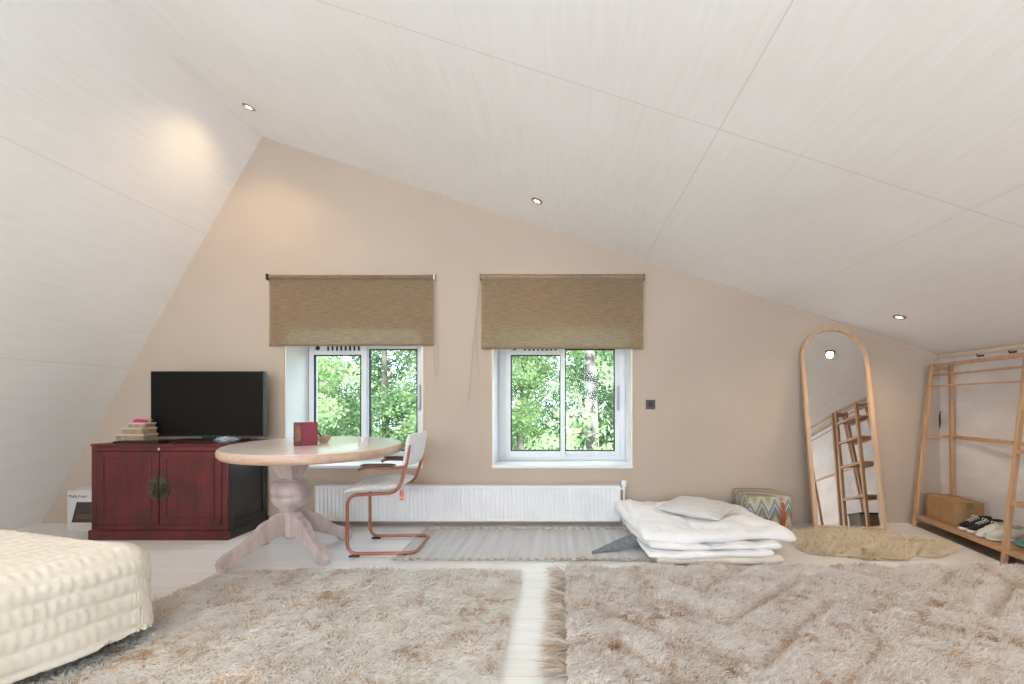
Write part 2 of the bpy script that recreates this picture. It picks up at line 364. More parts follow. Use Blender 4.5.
def npmesh(name, V, F3=None, F4=None, m=None, parent=None, shade=None, smooth=False):
    """mesh from numpy vertex array and triangle / quad index arrays"""
    me = bpy.data.meshes.new(name); me.vertices.add(len(V)); me.vertices.foreach_set('co', np.asarray(V, dtype=np.float32).ravel())
    loops = []; starts = []; tot = 0
    if F4 is not None and len(F4): loops.append(F4.ravel()); starts.append(np.arange(len(F4))*4); tot = len(F4)*4
    if F3 is not None and len(F3): loops.append(F3.ravel()); starts.append(tot+np.arange(len(F3))*3)
    loops = np.concatenate(loops).astype(np.int32); starts = np.concatenate(starts).astype(np.int32)
    me.loops.add(len(loops)); me.loops.foreach_set('vertex_index', loops)
    me.polygons.add(len(starts)); me.polygons.foreach_set('loop_start', starts)
    me.update(calc_edges=True); me.validate()
    if shade is not None:
        a = me.attributes.new('shade', 'FLOAT', 'POINT'); a.data.foreach_set('value', np.asarray(shade, dtype=np.float32))
    if smooth: me.shade_smooth()
    me.materials.append(M[m] if isinstance(m, str) else m)
    o = bpy.data.objects.new(name, me); C.objects.link(o)
    if parent: o.parent = parent
    return o
def strands(name, P, D, L, W, shade, m, parent=None, droop=.6, rs=None):
    """P roots, D unit lean direction (3d), L lengths, W widths -> curved blades of wool"""
    rs = rs or np.random.RandomState(1); n = len(P)
    side = np.cross(D, rs.normal(size=(n,3))); side /= np.linalg.norm(side, axis=1)[:,None]+1e-9
    L = L[:,None]; W = W[:,None]
    mid = P + D*L*.55
    D2 = D.copy(); D2[:,2] -= droop; D2 /= np.linalg.norm(D2, axis=1)[:,None]
    tip = mid + D2*L*.5
    V = np.stack([P-side*W*.5, P+side*W*.5, mid+side*W*.5, mid-side*W*.5, tip], axis=1).reshape(-1,3)
    V[:,2] = np.maximum(V[:,2], .002)
    b = np.arange(n)*5
    F4 = np.stack([b, b+1, b+2, b+3], 1); F3 = np.stack([b+3, b+2, b+4], 1)
    return npmesh(name, V, F3, F4, m, parent, shade=np.repeat(shade, 5))
def vnoise(x, y, s, seed=0):
    """smooth value noise, -1..1"""
    rs = np.random.RandomState(seed); g = rs.uniform(-1, 1, (64, 64))
    u = np.asarray(x)/s+17.3; v = np.asarray(y)/s+9.1
    i = np.floor(u).astype(int); j = np.floor(v).astype(int); fu = u-i; fv = v-j
    fu = fu*fu*(3-2*fu); fv = fv*fv*(3-2*fv)
    G = lambda a, b: g[a % 64, b % 64]
    return (G(i,j)*(1-fu)+G(i+1,j)*fu)*(1-fv)+(G(i,j+1)*(1-fu)+G(i+1,j+1)*fu)*fv
def grid_faces(nu, nv, off=0):
    i, j = np.meshgrid(np.arange(nu-1), np.arange(nv-1), indexing='ij')
    a = off+i*nv+j
    return np.stack([a, a+nv, a+nv+1, a+1], -1).reshape(-1, 4)

# ------------------------------------------------------------------ room shell
T = .25
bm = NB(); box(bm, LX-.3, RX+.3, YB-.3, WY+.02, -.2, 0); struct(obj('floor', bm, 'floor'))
def ceil_z(x): return APZ-SL*(x-APX)
# long ceiling: local x along the slope from the ridge, y along the ridge, z out of the room
ca = math.atan(SL); LEN = (RX-APX)/math.cos(ca)
bm = NB(); box(bm, -.0, LEN+.1, YB, WY, 0, .15); o = struct(obj('ceiling', bm, 'ceil')); o.location = (APX, 0, APZ); o.rotation_euler = (0, ca, 0)
# steep ceiling on the other side, rising from the floor
LENL = math.hypot(APX-LX, APZ)
bm = NB(); box(bm, 0, LENL+.25, YB, WY, 0, .15); o = struct(obj('wall_left', bm, 'slope')); o.location = (LX, 0, 0); o.rotation_euler = (0, -LA, 0)
KZ = ceil_z(RX)
bm = NB(); box(bm, RX, RX+.15, YB, WY, 0, KZ+.1); struct(obj('wall_right', bm, 'kneewall'))
bm = NB(); box(bm, RX-.03, RX, YB, WY, KZ-.035, KZ-.002); struct(obj('trim_1', bm, wood('narrow ceiling batten', srgb(206,184,160), srgb(216,196,172), axis=1), bevel=.004))

WIN = [(-2.42, -1.215), (-.612, .615)]          # openings in the gable wall
WZ0, WZ1 = .492, 1.695
RD = .38                                        # reveal depth
def gable(name, y0, y1, holes, m):
    """wall slab with rectangular holes, clipped to the roof profile"""
    xs = sorted({LX, RX, APX} | {h[0] for h in holes} | {h[1] for h in holes}); bm = NB()
    top = lambda x: ceil_z(x) if x >= APX else (x-LX)/(APX-LX)*APZ
    def quad(xa, xb, za, zb, zc, zd):
        pts = [(xa, za), (xb, zb), (xb, zd), (xa, zc)]
        pts = [p for i, p in enumerate(pts) if i == 0 or (abs(p[0]-pts[i-1][0])+abs(p[1]-pts[i-1][1])) > 1e-6]
        if len({(round(a,5), round(b,5)) for a, b in pts}) < 3: return
        u = []
        for p in pts:
            if p not in u: u.append(p)
        prism(bm, u, y0, y1, lambda a, b, d: (a, d, b))
    for xa, xb in zip(xs, xs[1:]):
        h = [h for h in holes if h[0] <= xa+1e-6 and h[1] >= xb-1e-6]
        if h:
            _, _, za, zb = h[0]
            quad(xa, xb, 0, 0, za, za); quad(xa, xb, zb, zb, top(xa), top(xb))
        else: quad(xa, xb, 0, 0, top(xa), top(xb))
    return struct(obj(name, bm, m))
gable('wall_back', WY, WY+.36, [(a, b, WZ0, WZ1) for a, b in WIN], 'wall')
REAR = [(-2.9, -1.2, .7, 2.1), (-.5, 1.2, .7, 2.0)]  # unseen rear windows, added to bring in daylight
gable('wall_rear', YB-.3, YB, REAR, 'wall')

def gable_window(n, x0, x1, G):
    """G: glass limits in x of the vented leaf and of the other leaf, from the middle of the opening"""
    w = struct(bpy.data.objects.new('window_%d' % n, None)); C.objects.link(w); w.location = ((x0+x1)/2, WY, WZ0)
    hw = (x1-x0)/2; H = WZ1-WZ0
    bm = NB(); t = .012
    box(bm, -hw, -hw+t, 0.002, RD, 0, H); box(bm, hw-t, hw, .002, RD, 0, H); box(bm, -hw+t, hw-t, .002, RD, H-t, H)
    obj('reveal_lining', bm, 'reveal', w)
    B('sill', 'reveal', w, -hw, hw, -.012, RD, -.012, .012, bevel=.003)
    bm = NB()
    box(bm, -hw-.02, -hw, -.004, .01, -.012, H); box(bm, hw, hw+.02, -.004, .01, -.012, H)
    obj('jamb_strip', bm, 'jamb', w, bevel=.001)
    fy0, fy1 = RD-.005, RD+.12
    a0, a1 = -hw+t, hw-t; z0, z1 = .012, H-t
    A0, A1, B0, B1 = G; pw = .05
    L1, R1 = A0-pw, B1+pw
    bm = NB()
    for d in ((a0, max(a0+.01, L1+.006), fy0, fy1, z0, z1), (min(a1-.01, R1-.006), a1, fy0, fy1, z0, z1), (max(a0+.01, L1+.006), min(a1-.01, R1-.006), fy0, fy1, z0, z0+.045), (max(a0+.01, L1+.006), min(a1-.01, R1-.006), fy0, fy1, 1.118, z1)): box(bm, *d)
    obj('window_frame', bm, 'pvc', w, bevel=.005)
    def sash(xa, xb, za, zb, ga, gb, gz0, gz1, y):
        bm = NB()
        for d in ((xa, ga, y, y+.04, za, zb), (gb, xb, y, y+.04, za, zb), (ga, gb, y, y+.04, za, gz0), (ga, gb, y, y+.04, gz1, zb)): box(bm, *d)
        s = obj('window_sash', bm, 'pvc', w, bevel=.004)
        g = .008; bm = NB()
        for d in ((ga-.002, ga+g, y-.001, y+.03, gz0, gz1), (gb-g, gb+.002, y-.001, y+.03, gz0, gz1), (ga, gb, y-.001, y+.03, gz0-.002, gz0+g), (ga, gb, y-.001, y+.03, gz1-g, gz1+.002)): box(bm, *d)
        obj('glazing_seal', bm, 'gasket', s)
        bm = NB(); box(bm, ga+g, gb-g, y+.018, y+.022, gz0+g, gz1-g); obj('pane', bm, 'glass', s)
        return s
    s1 = sash(max(a0+.002, L1), A1+.046, .035, 1.125, A0, A1, .104, 1.012, fy0-.022)
    s2 = sash(B0-.046, R1, .047, 1.135, B0, B1, .099, 1.073, fy0+.024)
    bm = NB(); zc = 1.078; gy = fy0-.022
    tube(bm, [(A0+.035, gy-.004, zc), (A0+.035, gy+.001, zc)], .021, 18)
    for k in range(8): xk = A0+.125+k*.0415; box(bm, xk, xk+.018, gy-.003, gy+.001, zc-.024, zc+.024)
    obj('ventilation_slots', bm, 'gasket', s1)
    bm = NB(); hx = min(a1-.02, R1-.02)
    tube(bm, fillet([(hx, fy0+.026, .5), (hx, fy0-.02, .5), (hx, fy0-.02, .72), (hx, fy0+.026, .72)], .012), .007, 8)
    box(bm, hx-.011, hx+.011, fy0-.012, fy0+.026, .485, .735)
    obj('sash_handle', bm, mat('grey handle %d' % n, srgb(190,192,198), srgb(180,182,188), rough=.3, metal=.3), s2, smooth=40)
    return w
gable_window(1, *WIN[0], (-.535, -.09, -.03, .43)); gable_window(2, *WIN[1], (-.487, -.019, .029, .503))
for i, (a, b, c, d) in enumerate(REAR):
    w = struct(bpy.data.objects.new('window_%d' % (i+3), None)); C.objects.link(w); w.location = ((a+b)/2, YB-.15, c)
    hw = (b-a)/2; H = d-c; bm = NB(); f = .06
    for q in ((-hw, -hw+f, -.03, .03, 0, H), (hw-f, hw, -.03, .03, 0, H), (-hw+f, hw-f, -.03, .03, 0, f), (-hw+f, hw-f, -.03, .03, H-f, H), (-f/2, f/2, -.03, .03, f, H-f)): box(bm, *q)
    obj('window_frame', bm, 'pvc', w, bevel=.004)
    bm = NB(); box(bm, -hw+f, hw-f, -.004, .002, f, H-f); obj('pane', bm, 'glass', w)

# ------------------------------------------------------------------ roller blinds
def blind(x0, x1, zb, cassette, label, cord_side):
    zt = 1.04+130/116.5
    t = thing('roller_blind', label, 'blind', ((x0+x1)/2, WY-.001, zt), group='roller blinds over the windows')
    hw = (x1-x0)/2; y = -.062 if cassette else -.03
    bm = NB(); H = zb-zt
    nu, nv = 40, 24
    vs = [[bm.verts.new((-hw+.01+(2*hw-.02)*i/nu, y+.004*math.sin(i*.4+1)*(j/nv)+(.0 if not cassette else -.006*(j/nv)), H+(-H-.01)*(1-j/nv))) for j in range(nv+1)] for i in range(nu+1)]
    for i in range(nu):
        for j in range(nv): bm.faces.new((vs[i][j], vs[i+1][j], vs[i+1][j+1], vs[i][j+1]))
    fb = obj('fabric', bm, 'blind', t, smooth=60)
    bm = NB(); tube(bm, [(-hw+.012, y, H), (hw-.012, y, H)], .009, 10); obj('bottom_bar', bm, 'blind', t, smooth=40)
    if cassette:
        bm = NB(); tube(bm, [(-hw, -.04, -.02), (hw, -.04, -.02)], .026, 20); obj('roller_tube', bm, 'rail', t, smooth=40)
    else:
        bm = NB(); tube(bm, [(-hw+.01, -.03, -.018), (hw-.01, -.03, -.018)], .018, 20); obj('roller_tube', bm, 'blind', t, smooth=40)
    for s in (-1, 1):
        bm = NB(); box(bm, s*hw-.006*(s > 0)-.006*(s < 0)+.0, s*hw+.006, -.055, 0, -.045, .008)
        obj('bracket', bm, 'chrome' if s > 0 and not cassette else 'plastic', t, bevel=.003)
    return t
tb = blind((267.5-562)/115.6, (434.5-562)/115.6, 1.04+59/115.6, False, 'beige woven roller blind over the window behind the round table', 1)
tb2 = blind((480-562)/116.5, (644.5-562)/116.5, 1.04+56/116.5, True, 'beige woven roller blind with a taupe top roll, above the window with the birch view', -1)
def cord(parent, pts, r=.0022):
    bm = NB(); P = fillet(pts, .05, 8); tube(bm, P, r, 6); obj('pull_cord', bm, mat('pale cord', srgb(190,174,160), srgb(180,164,150), rough=.7), parent, smooth=60)
hw1 = (434.5-268)/2/116.5; hw2 = (644.5-480)/2/116.5
cord(tb, [(hw1+.004, -.03, -.03), (hw1+.003, -.02, -.82), (hw1+.02, -.02, -.9), (hw1+.036, -.02, -.8), (hw1+.01, -.03, -.03)])
cord(tb2, [(-hw2-.008, -.035, -.02), (-hw2-.06, -.02, -.5), (-hw2-.10, -.015, -1.0), (-hw2-.125, -.015, -1.1)])
cord(tb2, [(-hw2-.008, -.045, -.02), (-hw2-.045, -.02, -.5), (-hw2-.025, -.015, -.8), (-hw2-.02, -.015, -.88)])

# ------------------------------------------------------------------ radiator
t = thing('radiator', 'long low white fluted radiator under the two windows', 'radiator', (-.80, 3.99, 0))
hw = 1.295
bm = NB(); nfl = 78; z0, z1 = .045, .345
prof = []
pw = 2*hw/nfl
def rp(x, d): return x, -.045+d
for k in range(nfl):
    a = -hw+k*pw
    prof += [(a+pw*.08, 0), (a+pw*.2, .007), (a+pw*.42, .007), (a+pw*.54, 0)]
prof = [(-hw, 0)]+prof+[(hw, 0)]
lo = [bm.verts.new((x, -.045+d, z0+.012)) for x, d in prof]; hi = [bm.verts.new((x, -.045+d, z1-.012)) for x, d in prof]
for i in range(len(prof)-1): bm.faces.new((lo[i], lo[i+1], hi[i+1], hi[i]))
obj('front_panel', bm, 'radiator', t)
bm = NB()
box(bm, -hw, hw, -.048, -.038, z1-.022, z1); box(bm, -hw, hw, -.048, -.038, z0, z0+.02)
box(bm, -hw, hw, -.038, .05, z1-.006, z1); box(bm, -hw, -hw+.006, -.04, .05, z0, z1); box(bm, hw-.006, hw, -.04, .05, z0, z1)
box(bm, -hw+.01, hw-.01, .03, .04, z0+.01, z1-.01)
obj('casing', bm, 'radiator', t, bevel=.002)
bm = NB(); lathe(bm, [(.012,.30),(.012,.33),(.022,.335),(.024,.375),(.02,.385)], 20, hw+.035, -.01); tube(bm, [(hw-.004,-.01,.315),(hw+.035,-.01,.315)], .011, 12)
obj('thermostat_valve', bm, 'radiator', t, smooth=40)
bm = NB(); tube(bm, fillet([(hw+.035,-.01,.31),(hw+.035,-.01,.10),(hw+.035,.0,.0)], .02), .0085, 10); obj('supply_pipe', bm, 'radiator', t, smooth=60)
for s in (-1, 1):
    B('wall_bracket', 'radiator', t, s*.9-.015, s*.9+.015, .04, .068, .06, .33)

# ------------------------------------------------------------------ red cabinet
CX0, CX1, CY0, CY1, CZ = -3.60, -2.556, 3.556, 4.035, .735
cw = (CX1-CX0)/2
t = thing('cabinet', 'low dark red lacquered cabinet with black sides and round brass lock plate', 'cabinet', ((CX0+CX1)/2, CY0, 0))
D = CY1-CY0
B('carcass', 'black', t, -cw+.012, cw-.012, .02, D, .09, CZ-.03)
bm = NB(); box(bm, -cw, cw, 0, .02, .075, .115); box(bm, -cw, cw, 0, .02, CZ-.055, CZ-.02); box(bm, -cw, -cw+.045, 0, .02, .115, CZ-.055); box(bm, cw-.045, cw, 0, .02, .115, CZ-.055)
obj('face_frame', bm, 'lacquer', t, bevel=.004)
for s in (-1, 1):
    bm = NB(); y0, y1 = .0, D
    xs = (s*(cw-.012), s*cw) ; xa, xb = min(xs), max(xs)
    box(bm, xa, xb, .021, .07, .075, CZ-.02); box(bm, xa, xb, D-.05, D, .075, CZ-.02); box(bm, xa, xb, .07, D-.05, .075, .125); box(bm, xa, xb, .07, D-.05, CZ-.07, CZ-.02)
    obj('side_frame', bm, 'black', t, bevel=.004)
bm = NB(); box(bm, -cw-.005, cw+.005, -.006, D+.005, CZ-.02, CZ); obj('cabinet_top', bm, mat('dark red top board', srgb(74,20,18), srgb(96,28,24), scale=6, rough=.35), t, bevel=.006)
B('front_plinth', 'lacquer', t, -cw-.014, cw+.014, -.014, .02, 0, .075, bevel=.006)
B('side_plinth', 'black', t, -cw-.014, -cw+.02, .021, D, 0, .075, bevel=.006); B('side_plinth', 'black', t, cw-.02, cw+.014, .021, D, 0, .075, bevel=.006)
for s in (-1, 1):
    x0, x1 = sorted((s*.004, s*(cw-.047)))
    bm = NB(); box(bm, x0, x1, -.004, .018, .118, CZ-.058); dr = obj('door', bm, 'lacquer', t, bevel=.004)
    f = .05; bm = NB()
    for q in ((x0+f, x0+f+.006, f, 0), (x1-f-.006, x1-f, f, 0)): box(bm, q[0], q[1], -.006, -.003, .118+f, CZ-.058-f)
    box(bm, x0+f, x1-f, -.006, -.003, .118+f, .124+f); box(bm, x0+f, x1-f, -.006, -.003, CZ-.064-f, CZ-.058-f)
    obj('panel_moulding', bm, 'lacquer_dark', dr)
    # half of the round lock plate
    bm = NB(); R_ = .098; oz = .395
    out = [(s*.006, -R_*.95)]+[(s*(.006+R_*.82*math.cos(a)), R_*math.sin(a)) for a in np.linspace(-PI/2+.12, PI/2-.12, 18)]+[(s*.006, R_*.95)]
    prism(bm, out, -.004, -.009, lambda u, v, d: (u, d, oz+v))
    hp = obj('lock_plate', bm, 'brass', dr, bevel=.0015)
    bm = NB(); cx = s*.03; tube(bm, [(cx, -.008, oz+.03), (cx, -.022, oz+.03)], .007, 10)
    tube(bm, fillet([(cx, -.02, oz+.03), (cx+s*.012, -.024, oz+.0), (cx, -.024, oz-.045), (cx-s*.008, -.024, oz), (cx, -.02, oz+.03)], .01), .004, 8)
    obj('pull', bm, 'brass', hp, smooth=50)
bm = NB(); box(bm, -.006, .006, -.009, -.002, CZ-.048, CZ-.03); obj('latch_plate', bm, 'whitebox', t, bevel=.001)

# TV
t = thing('television', 'flat black television on the red cabinet', 'television', (-2.945, 3.86, CZ))
hw = .472
B('housing', 'plastic', t, -hw, hw, 0, .035, .032, .578, bevel=.006)
bm = NB(); box(bm, -hw+.01, hw-.01, -.003, .001, .046, .568); obj('screen', bm, 'screen', t)
bm = NB(); box(bm, -.05, .05, .004, .03, .004, .06); obj('stand_neck', bm, 'plastic', t, bevel=.004)
bm = NB(); prism(bm, [(-.31,-.10),(.31,-.10),(.28,.11),(-.28,.11)], 0, .012, lambda u,v,d:(u,v,d)); obj('stand_base', bm, 'plastic', t, bevel=.004)
bm = NB(); box(bm, -hw+.004, hw-.004, -.004, .0, .033, .040); obj('lower_trim', bm, mat('grey trim strip', srgb(90,88,84), srgb(80,78,74), rough=.4, metal=.4), t)

# bits on the cabinet
t = thing('tray', 'thin black tray lying flat at the front corner of the red cabinet', 'tray', (-3.27, 3.62, CZ))
bm = NB(); box(bm, -.17, .17, -.05, .05, 0, .006); obj('tray_base', bm, 'plastic', t)
bm = NB()
for q in ((-.175,.175,-.055,-.049),(-.175,.175,.049,.055),(-.175,-.169,-.049,.049),(.169,.175,-.049,.049)): box(bm, *q, 0, .018)
obj('tray_rim', bm, 'plastic', t, bevel=.002)
def basket(loc, w, d, h, label, rz):
    t = thing('wicker_box', label, 'basket', loc, rz, 'wicker boxes stacked beside the television')
    B('box_body', 'wicker', t, -w/2, w/2, -d/2, d/2, 0, h-.014, bevel=.006)
    B('lid', 'cream', t, -w/2-.004, w/2+.004, -d/2-.004, d/2+.004, h-.014, h, bevel=.004)
basket((-3.445, 3.77, CZ), .21, .15, .066, 'pale wicker box at the bottom of the stack beside the television', .1)
basket((-3.425, 3.77, CZ+.066), .17, .13, .05, 'middle pale wicker box of the stack beside the television', -.05)
basket((-3.405, 3.77, CZ+.116), .13, .11, .04, 'smallest pale wicker box on top of the stack beside the television', .08)
bm = NB(); pts = [(-.065*math.cos(a), .045*math.sin(a)-.0, .012+.014*math.sin(a*1.0)) for a in np.linspace(0, 2*PI, 28, endpoint=False)]
t = thing('hairband', 'thin ring hairband with a magenta cloth wrap, on the wicker stack', 'hairband', (-3.40, 3.77, CZ+.156))
tube(bm, pts, .0035, 8, closed=True); obj('ring', bm, 'clay', t, smooth=60)
bm = NB(); tube(bm, [(-.03,-.045,.014),(.0,-.05,.018),(.04,-.045,.014),(.062,-.02,.010)], [.008,.013,.012,.007], 10); obj('cloth_wrap', bm, 'pink', t, smooth=60)
bm = NB(); rs = np.random.RandomState(3)
for k in range(5):
    c = Vector((rs.uniform(-.05,.05), rs.uniform(-.03,.03), 0)); tube(bm, fillet([c+Vector((.05*math.cos(a+k), .035*math.sin(a+k)*1.0, .008+.012*abs(math.sin(3*a+k)))) for a in np.linspace(0, 5.5, 9)], .02, 3), .004, 6)
tag(obj('cable_bundle', bm, 'plastic', smooth=60, loc=(-2.66, 3.80, CZ+.0)), 'coil of black cable on the cabinet under the television edge', 'cable')
bm = NB(); bmesh.ops.create_icosphere(bm, subdivisions=4, radius=1)
for v in bm.verts:
    p = v.co; n_ = 1+.28*math.sin(9*p.x+3*p.y)*math.cos(7*p.y+5*p.z)+.14*math.sin(17*p.x-11*p.z)
    v.co = Vector((p.x*.085*n_, p.y*.04*n_, max(0, .02+p.z*.022*n_)))
tag(obj('plastic_bag', bm, 'clearfilm', smooth=25, loc=(-2.67, 3.70, CZ)), 'crumpled pale blue plastic film on the cabinet corner by the table', 'bag')

# white carton behind the cabinet
t = thing('carton', 'white product carton with a dark printed device, in the corner beside the cabinet', 'box', (-3.965, 3.865, 0))
B('carton_body', 'whitebox', t, -.148, .152, 0, .17, 0, .315, bevel=.003)
bm = NB(); prism(bm, [(-.145,.0),(.15,.0),(.15,.17),(-.12,.17)], .306, .311, lambda u,v,d:(u,v,d+.01+.12*v)); obj('flap', bm, 'whitebox', t)
bm = NB(); prism(bm, [(-.108,.055),(.12,.055),(.12,.225),(-.06,.225)], 0, -.002, lambda u,v,d:(u,d,v)); pr = obj('printed_device', bm, 'inkdark', t)
bm = NB(); prism(bm, [(-.075,.085),(.10,.085),(.10,.125),(-.068,.125)], -.002, -.003, lambda u,v,d:(u,d,v)); obj('printed_grille', bm, mat('printed tan', srgb(104,80,66), srgb(90,70,58), scale=20, rough=.6), pr)
bm = NB(); prism(bm, [(-.11,.05),(-.105,.05),(-.058,.228),(-.065,.228)], -.002, -.003, lambda u,v,d:(u,d,v)); obj('printed_edge', bm, 'plastic', pr)
cu = bpy.data.curves.new('carton_lettering', 'FONT'); cu.body = 'Multi Fryer'; cu.size = .034; cu.extrude = .0004
tmp = bpy.data.objects.new('lettering_curve', cu); C.objects.link(tmp); bpy.context.view_layer.update()
me = bpy.data.meshes.new_from_object(tmp.evaluated_get(bpy.context.evaluated_depsgraph_get())); bpy.data.objects.remove(tmp); me.materials.clear(); me.materials.append(M['inkdark'])
o = bpy.data.objects.new('lettering', me); C.objects.link(o); o.parent = t; o.location = (-.135, -.0015, .262); o.rotation_euler = (PI/2, 0, 0)

# ------------------------------------------------------------------ round pedestal table
TZ = .768
t = thing('pedestal_table', 'round whitewashed pedestal table with four carved feet', 'table', (-1.885, 3.235, 0), 0)
A_, B_, TX, TY, TH = .552, .778, .205, -.035, math.radians(23.4)
def topring(bm, prof, n=96):
    rings = []
    for off, z in prof:
        ring = []
        for k in range(n):
            a = 2*PI*k/n; x = (A_+off)*math.cos(a); y = (B_+off)*math.sin(a)
            ring.append(bm.verts.new((TX+x*math.cos(TH)-y*math.sin(TH), TY+x*math.sin(TH)+y*math.cos(TH), z)))
        rings.append(ring)
    for P_, Q_ in zip(rings, rings[1:]):
        for k in range(n): bm.faces.new((P_[k], P_[(k+1)%n], Q_[(k+1)%n], Q_[k]))
    bm.faces.new(rings[0][::-1]); bm.faces.new(rings[-1])
bm = NB(); topring(bm, [(-.03,TZ-.0585),(-.01,TZ-.055),(0,TZ-.042),(.001,TZ-.02),(-.003,TZ-.008),(-.008,TZ-.003)]); rim = obj('rim', bm, 'rim', t, smooth=50)
bm = NB(); topring(bm, [(-.0082,TZ-.0035),(-.011,TZ-.0008),(-.016,TZ)]); obj('tabletop', bm, 'tabletop', t, smooth=35)
bm = NB(); r45 = [(.078,.0),(.10,.0)]
# square tapered neck with chamfered foot
def sqloft(bm, prof, rot):
    rings = []
    for h, c, z in prof:   # half size, chamfer
        pts = [(h-c,-h),(h,-h+c),(h,h-c),(h-c,h),(-h+c,h),(-h,h-c),(-h,-h+c),(-h+c,-h)]
        rings.append([bm.verts.new((x*math.cos(rot)-y*math.sin(rot), x*math.sin(rot)+y*math.cos(rot), z)) for x, y in pts])
    for P_, Q_ in zip(rings, rings[1:]):
        for k in range(8): bm.faces.new((P_[k], P_[(k+1)%8], Q_[(k+1)%8], Q_[k]))
    bm.faces.new(rings[0][::-1]); bm.faces.new(rings[-1])
ROT = math.radians(57)
sqloft(bm, [(.055,.018,.515),(.058,.016,.54),(.07,.012,.575),(.092,.004,.64),(.094,.002,TZ-.05)], ROT+.25)
obj('neck', bm, 'pedestal', t, bevel=.002)
bm = NB(); lathe(bm, [(.05,.300),(.068,.306),(.074,.314),(.07,.320),(.082,.330),(.10,.348),(.117,.375),(.121,.392),(.119,.402),(.110,.408),(.110,.413),(.119,.419),(.126,.435),(.127,.456),(.120,.478),(.104,.497),(.082,.509),(.072,.513),(.075,.520),(.06,.527)], 48)
obj('turned_column', bm, 'pedestal', t, smooth=35)
bm = NB(); lathe(bm, [(.0,.1),(.03,.105),(.04,.125),(.058,.13),(.062,.28),(.078,.29),(.078,.300),(.06,.306),(.0,.306)], 16); obj('hub', bm, 'pedestal', t, smooth=35)
prof_leg = [(.035,.375),(.075,.372),(.115,.35),(.135,.328),(.165,.318),(.195,.298),(.235,.245),(.275,.195),(.305,.165),(.335,.14),(.37,.125),(.405,.105),(.435,.075),(.446,.045),(.435,.0),(.365,.0),(.345,.028),(.325,.052),(.295,.065),(.265,.078),(.225,.105),(.185,.13),(.145,.138),(.10,.158),(.035,.165)]
for k in range(4):
    a = ROT+k*PI/2; bm = NB(); ca_, sa_ = math.cos(a), math.sin(a)
    prism(bm, prof_leg, -.027, .027, lambda u, v, d: (u*ca_-d*sa_, u*sa_+d*ca_, v*(1-.2*min(1, v/.25))))
    obj('leg', bm, 'pedestal', t, bevel=.005, seg=3)

# things on the table
ang = math.atan2(.055, .125)
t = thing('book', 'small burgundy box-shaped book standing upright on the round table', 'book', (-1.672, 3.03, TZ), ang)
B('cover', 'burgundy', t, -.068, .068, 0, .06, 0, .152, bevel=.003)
bm = NB(); box(bm, -.067, -.016, -.0015, .001, .004, .148); pn = obj('shaded_cover_face', bm, 'burgshade', t)  # left part coloured darker, as a face angled away from the light
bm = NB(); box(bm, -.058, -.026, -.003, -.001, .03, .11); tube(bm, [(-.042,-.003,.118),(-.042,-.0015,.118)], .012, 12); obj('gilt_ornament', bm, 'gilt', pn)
t = thing('bowl', 'small pink clay bowl with a dry twig on the round table', 'bowl', (-1.66, 3.24, TZ))
bm = NB(); lathe(bm, [(.0,.0),(.024,.0),(.025,.006),(.034,.016),(.044,.034),(.047,.05),(.043,.05),(.038,.032),(.026,.016),(.0,.012)], 32, cap=False); obj('bowl_body', bm, 'clay', t, smooth=50)
bm = NB(); tube(bm, [(.01,0,.02),(-.02,-.01,.055),(-.05,-.015,.082)], [.004,.006,.002], 6); tube(bm, [(-.015,.01,.025),(-.03,.005,.06),(-.045,0,.066)], [.004,.006,.002], 6); obj('twig', bm, 'twig', t, smooth=60)

# ------------------------------------------------------------------ cantilever chair (faces -x)
t = thing('cantilever_chair', 'pale upholstered cantilever chair with copper tube frame', 'chair', (-1.235, 3.385, 0), math.radians(3))
W2 = .215; r = .0115
half = lambda s: [(.175, s*W2, .80-.05), (.155, s*W2, .62), (.10, s*W2, .425), (-.235, s*W2, .415), (-.235, s*W2, .02)]
near = fillet(half(-1)+[(.215, -W2, .02)], .075, 8)
path = [(.18,-W2,.76),(.155,-W2,.60),(.105,-W2,.435),(-.235,-W2,.42),(-.235,-W2,.022),(.22,-W2,.022),(.22,W2,.022),(-.235,W2,.022),(-.235,W2,.42),(.105,W2,.435),(.155,W2,.60),(.18,W2,.76)]
bm = NB(); tube(bm, fillet(path, .075, 8), r, 12); obj('tube_frame', bm, 'copper', t, smooth=60)
for s in (-1, 1):
    for x in (-.185, .15): B('foot_glide', 'plastic', t, x-.025*(x<0)-.012, x+.012+.02*(x<0), s*W2-.012, s*W2+.012, 0, .013)
def cushion(bm, w, d, h, n=28, p=2.6, bend=0, fn=None):
    """soft pad, x depth d, y width w, z thickness h"""
    import itertools
    nu, nv = n, n
    def pt(u, v, s):
        e = max(0, 1-abs(u)**6)**.5*max(0, 1-abs(v)**6)**.5
        x, y = u*d/2, v*w/2; rr = max(0, (abs(u)**p+abs(v)**p))
        k = 1-.04*abs(u*v)**3
        z = s*h/2*e**.9*(1-.18*(u*u+v*v)*.5)
        return Vector((x*k, y*k, z))
    us = [math.sin(PI/2*(2*i/nu-1)) for i in range(nu+1)]
    G = {}
    for s in (1, -1):
        for i, u in enumerate(us):
            for j, v in enumerate(us):
                if s == -1 and (i in (0, nu) or j in (0, nv)): G[s, i, j] = G[1, i, j]; continue
                q = pt(u, v, s); q = fn(q) if fn else q
                G[s, i, j] = bm.verts.new(q)
        for i in range(nu):
            for j in range(nv):
                f = (G[s,i,j], G[s,i+1,j], G[s,i+1,j+1], G[s,i,j+1])
                bm.faces.new(f if s == 1 else f[::-1])
bm = NB(); cushion(bm, .46, .38, .07, fn=lambda q: Vector((q.x-.08, q.y, q.z+.468-(.8*max(0, -q.x-.1)**2*4)+.01*q.x/.2))); obj('seat', bm, 'boucle', t, smooth=80)
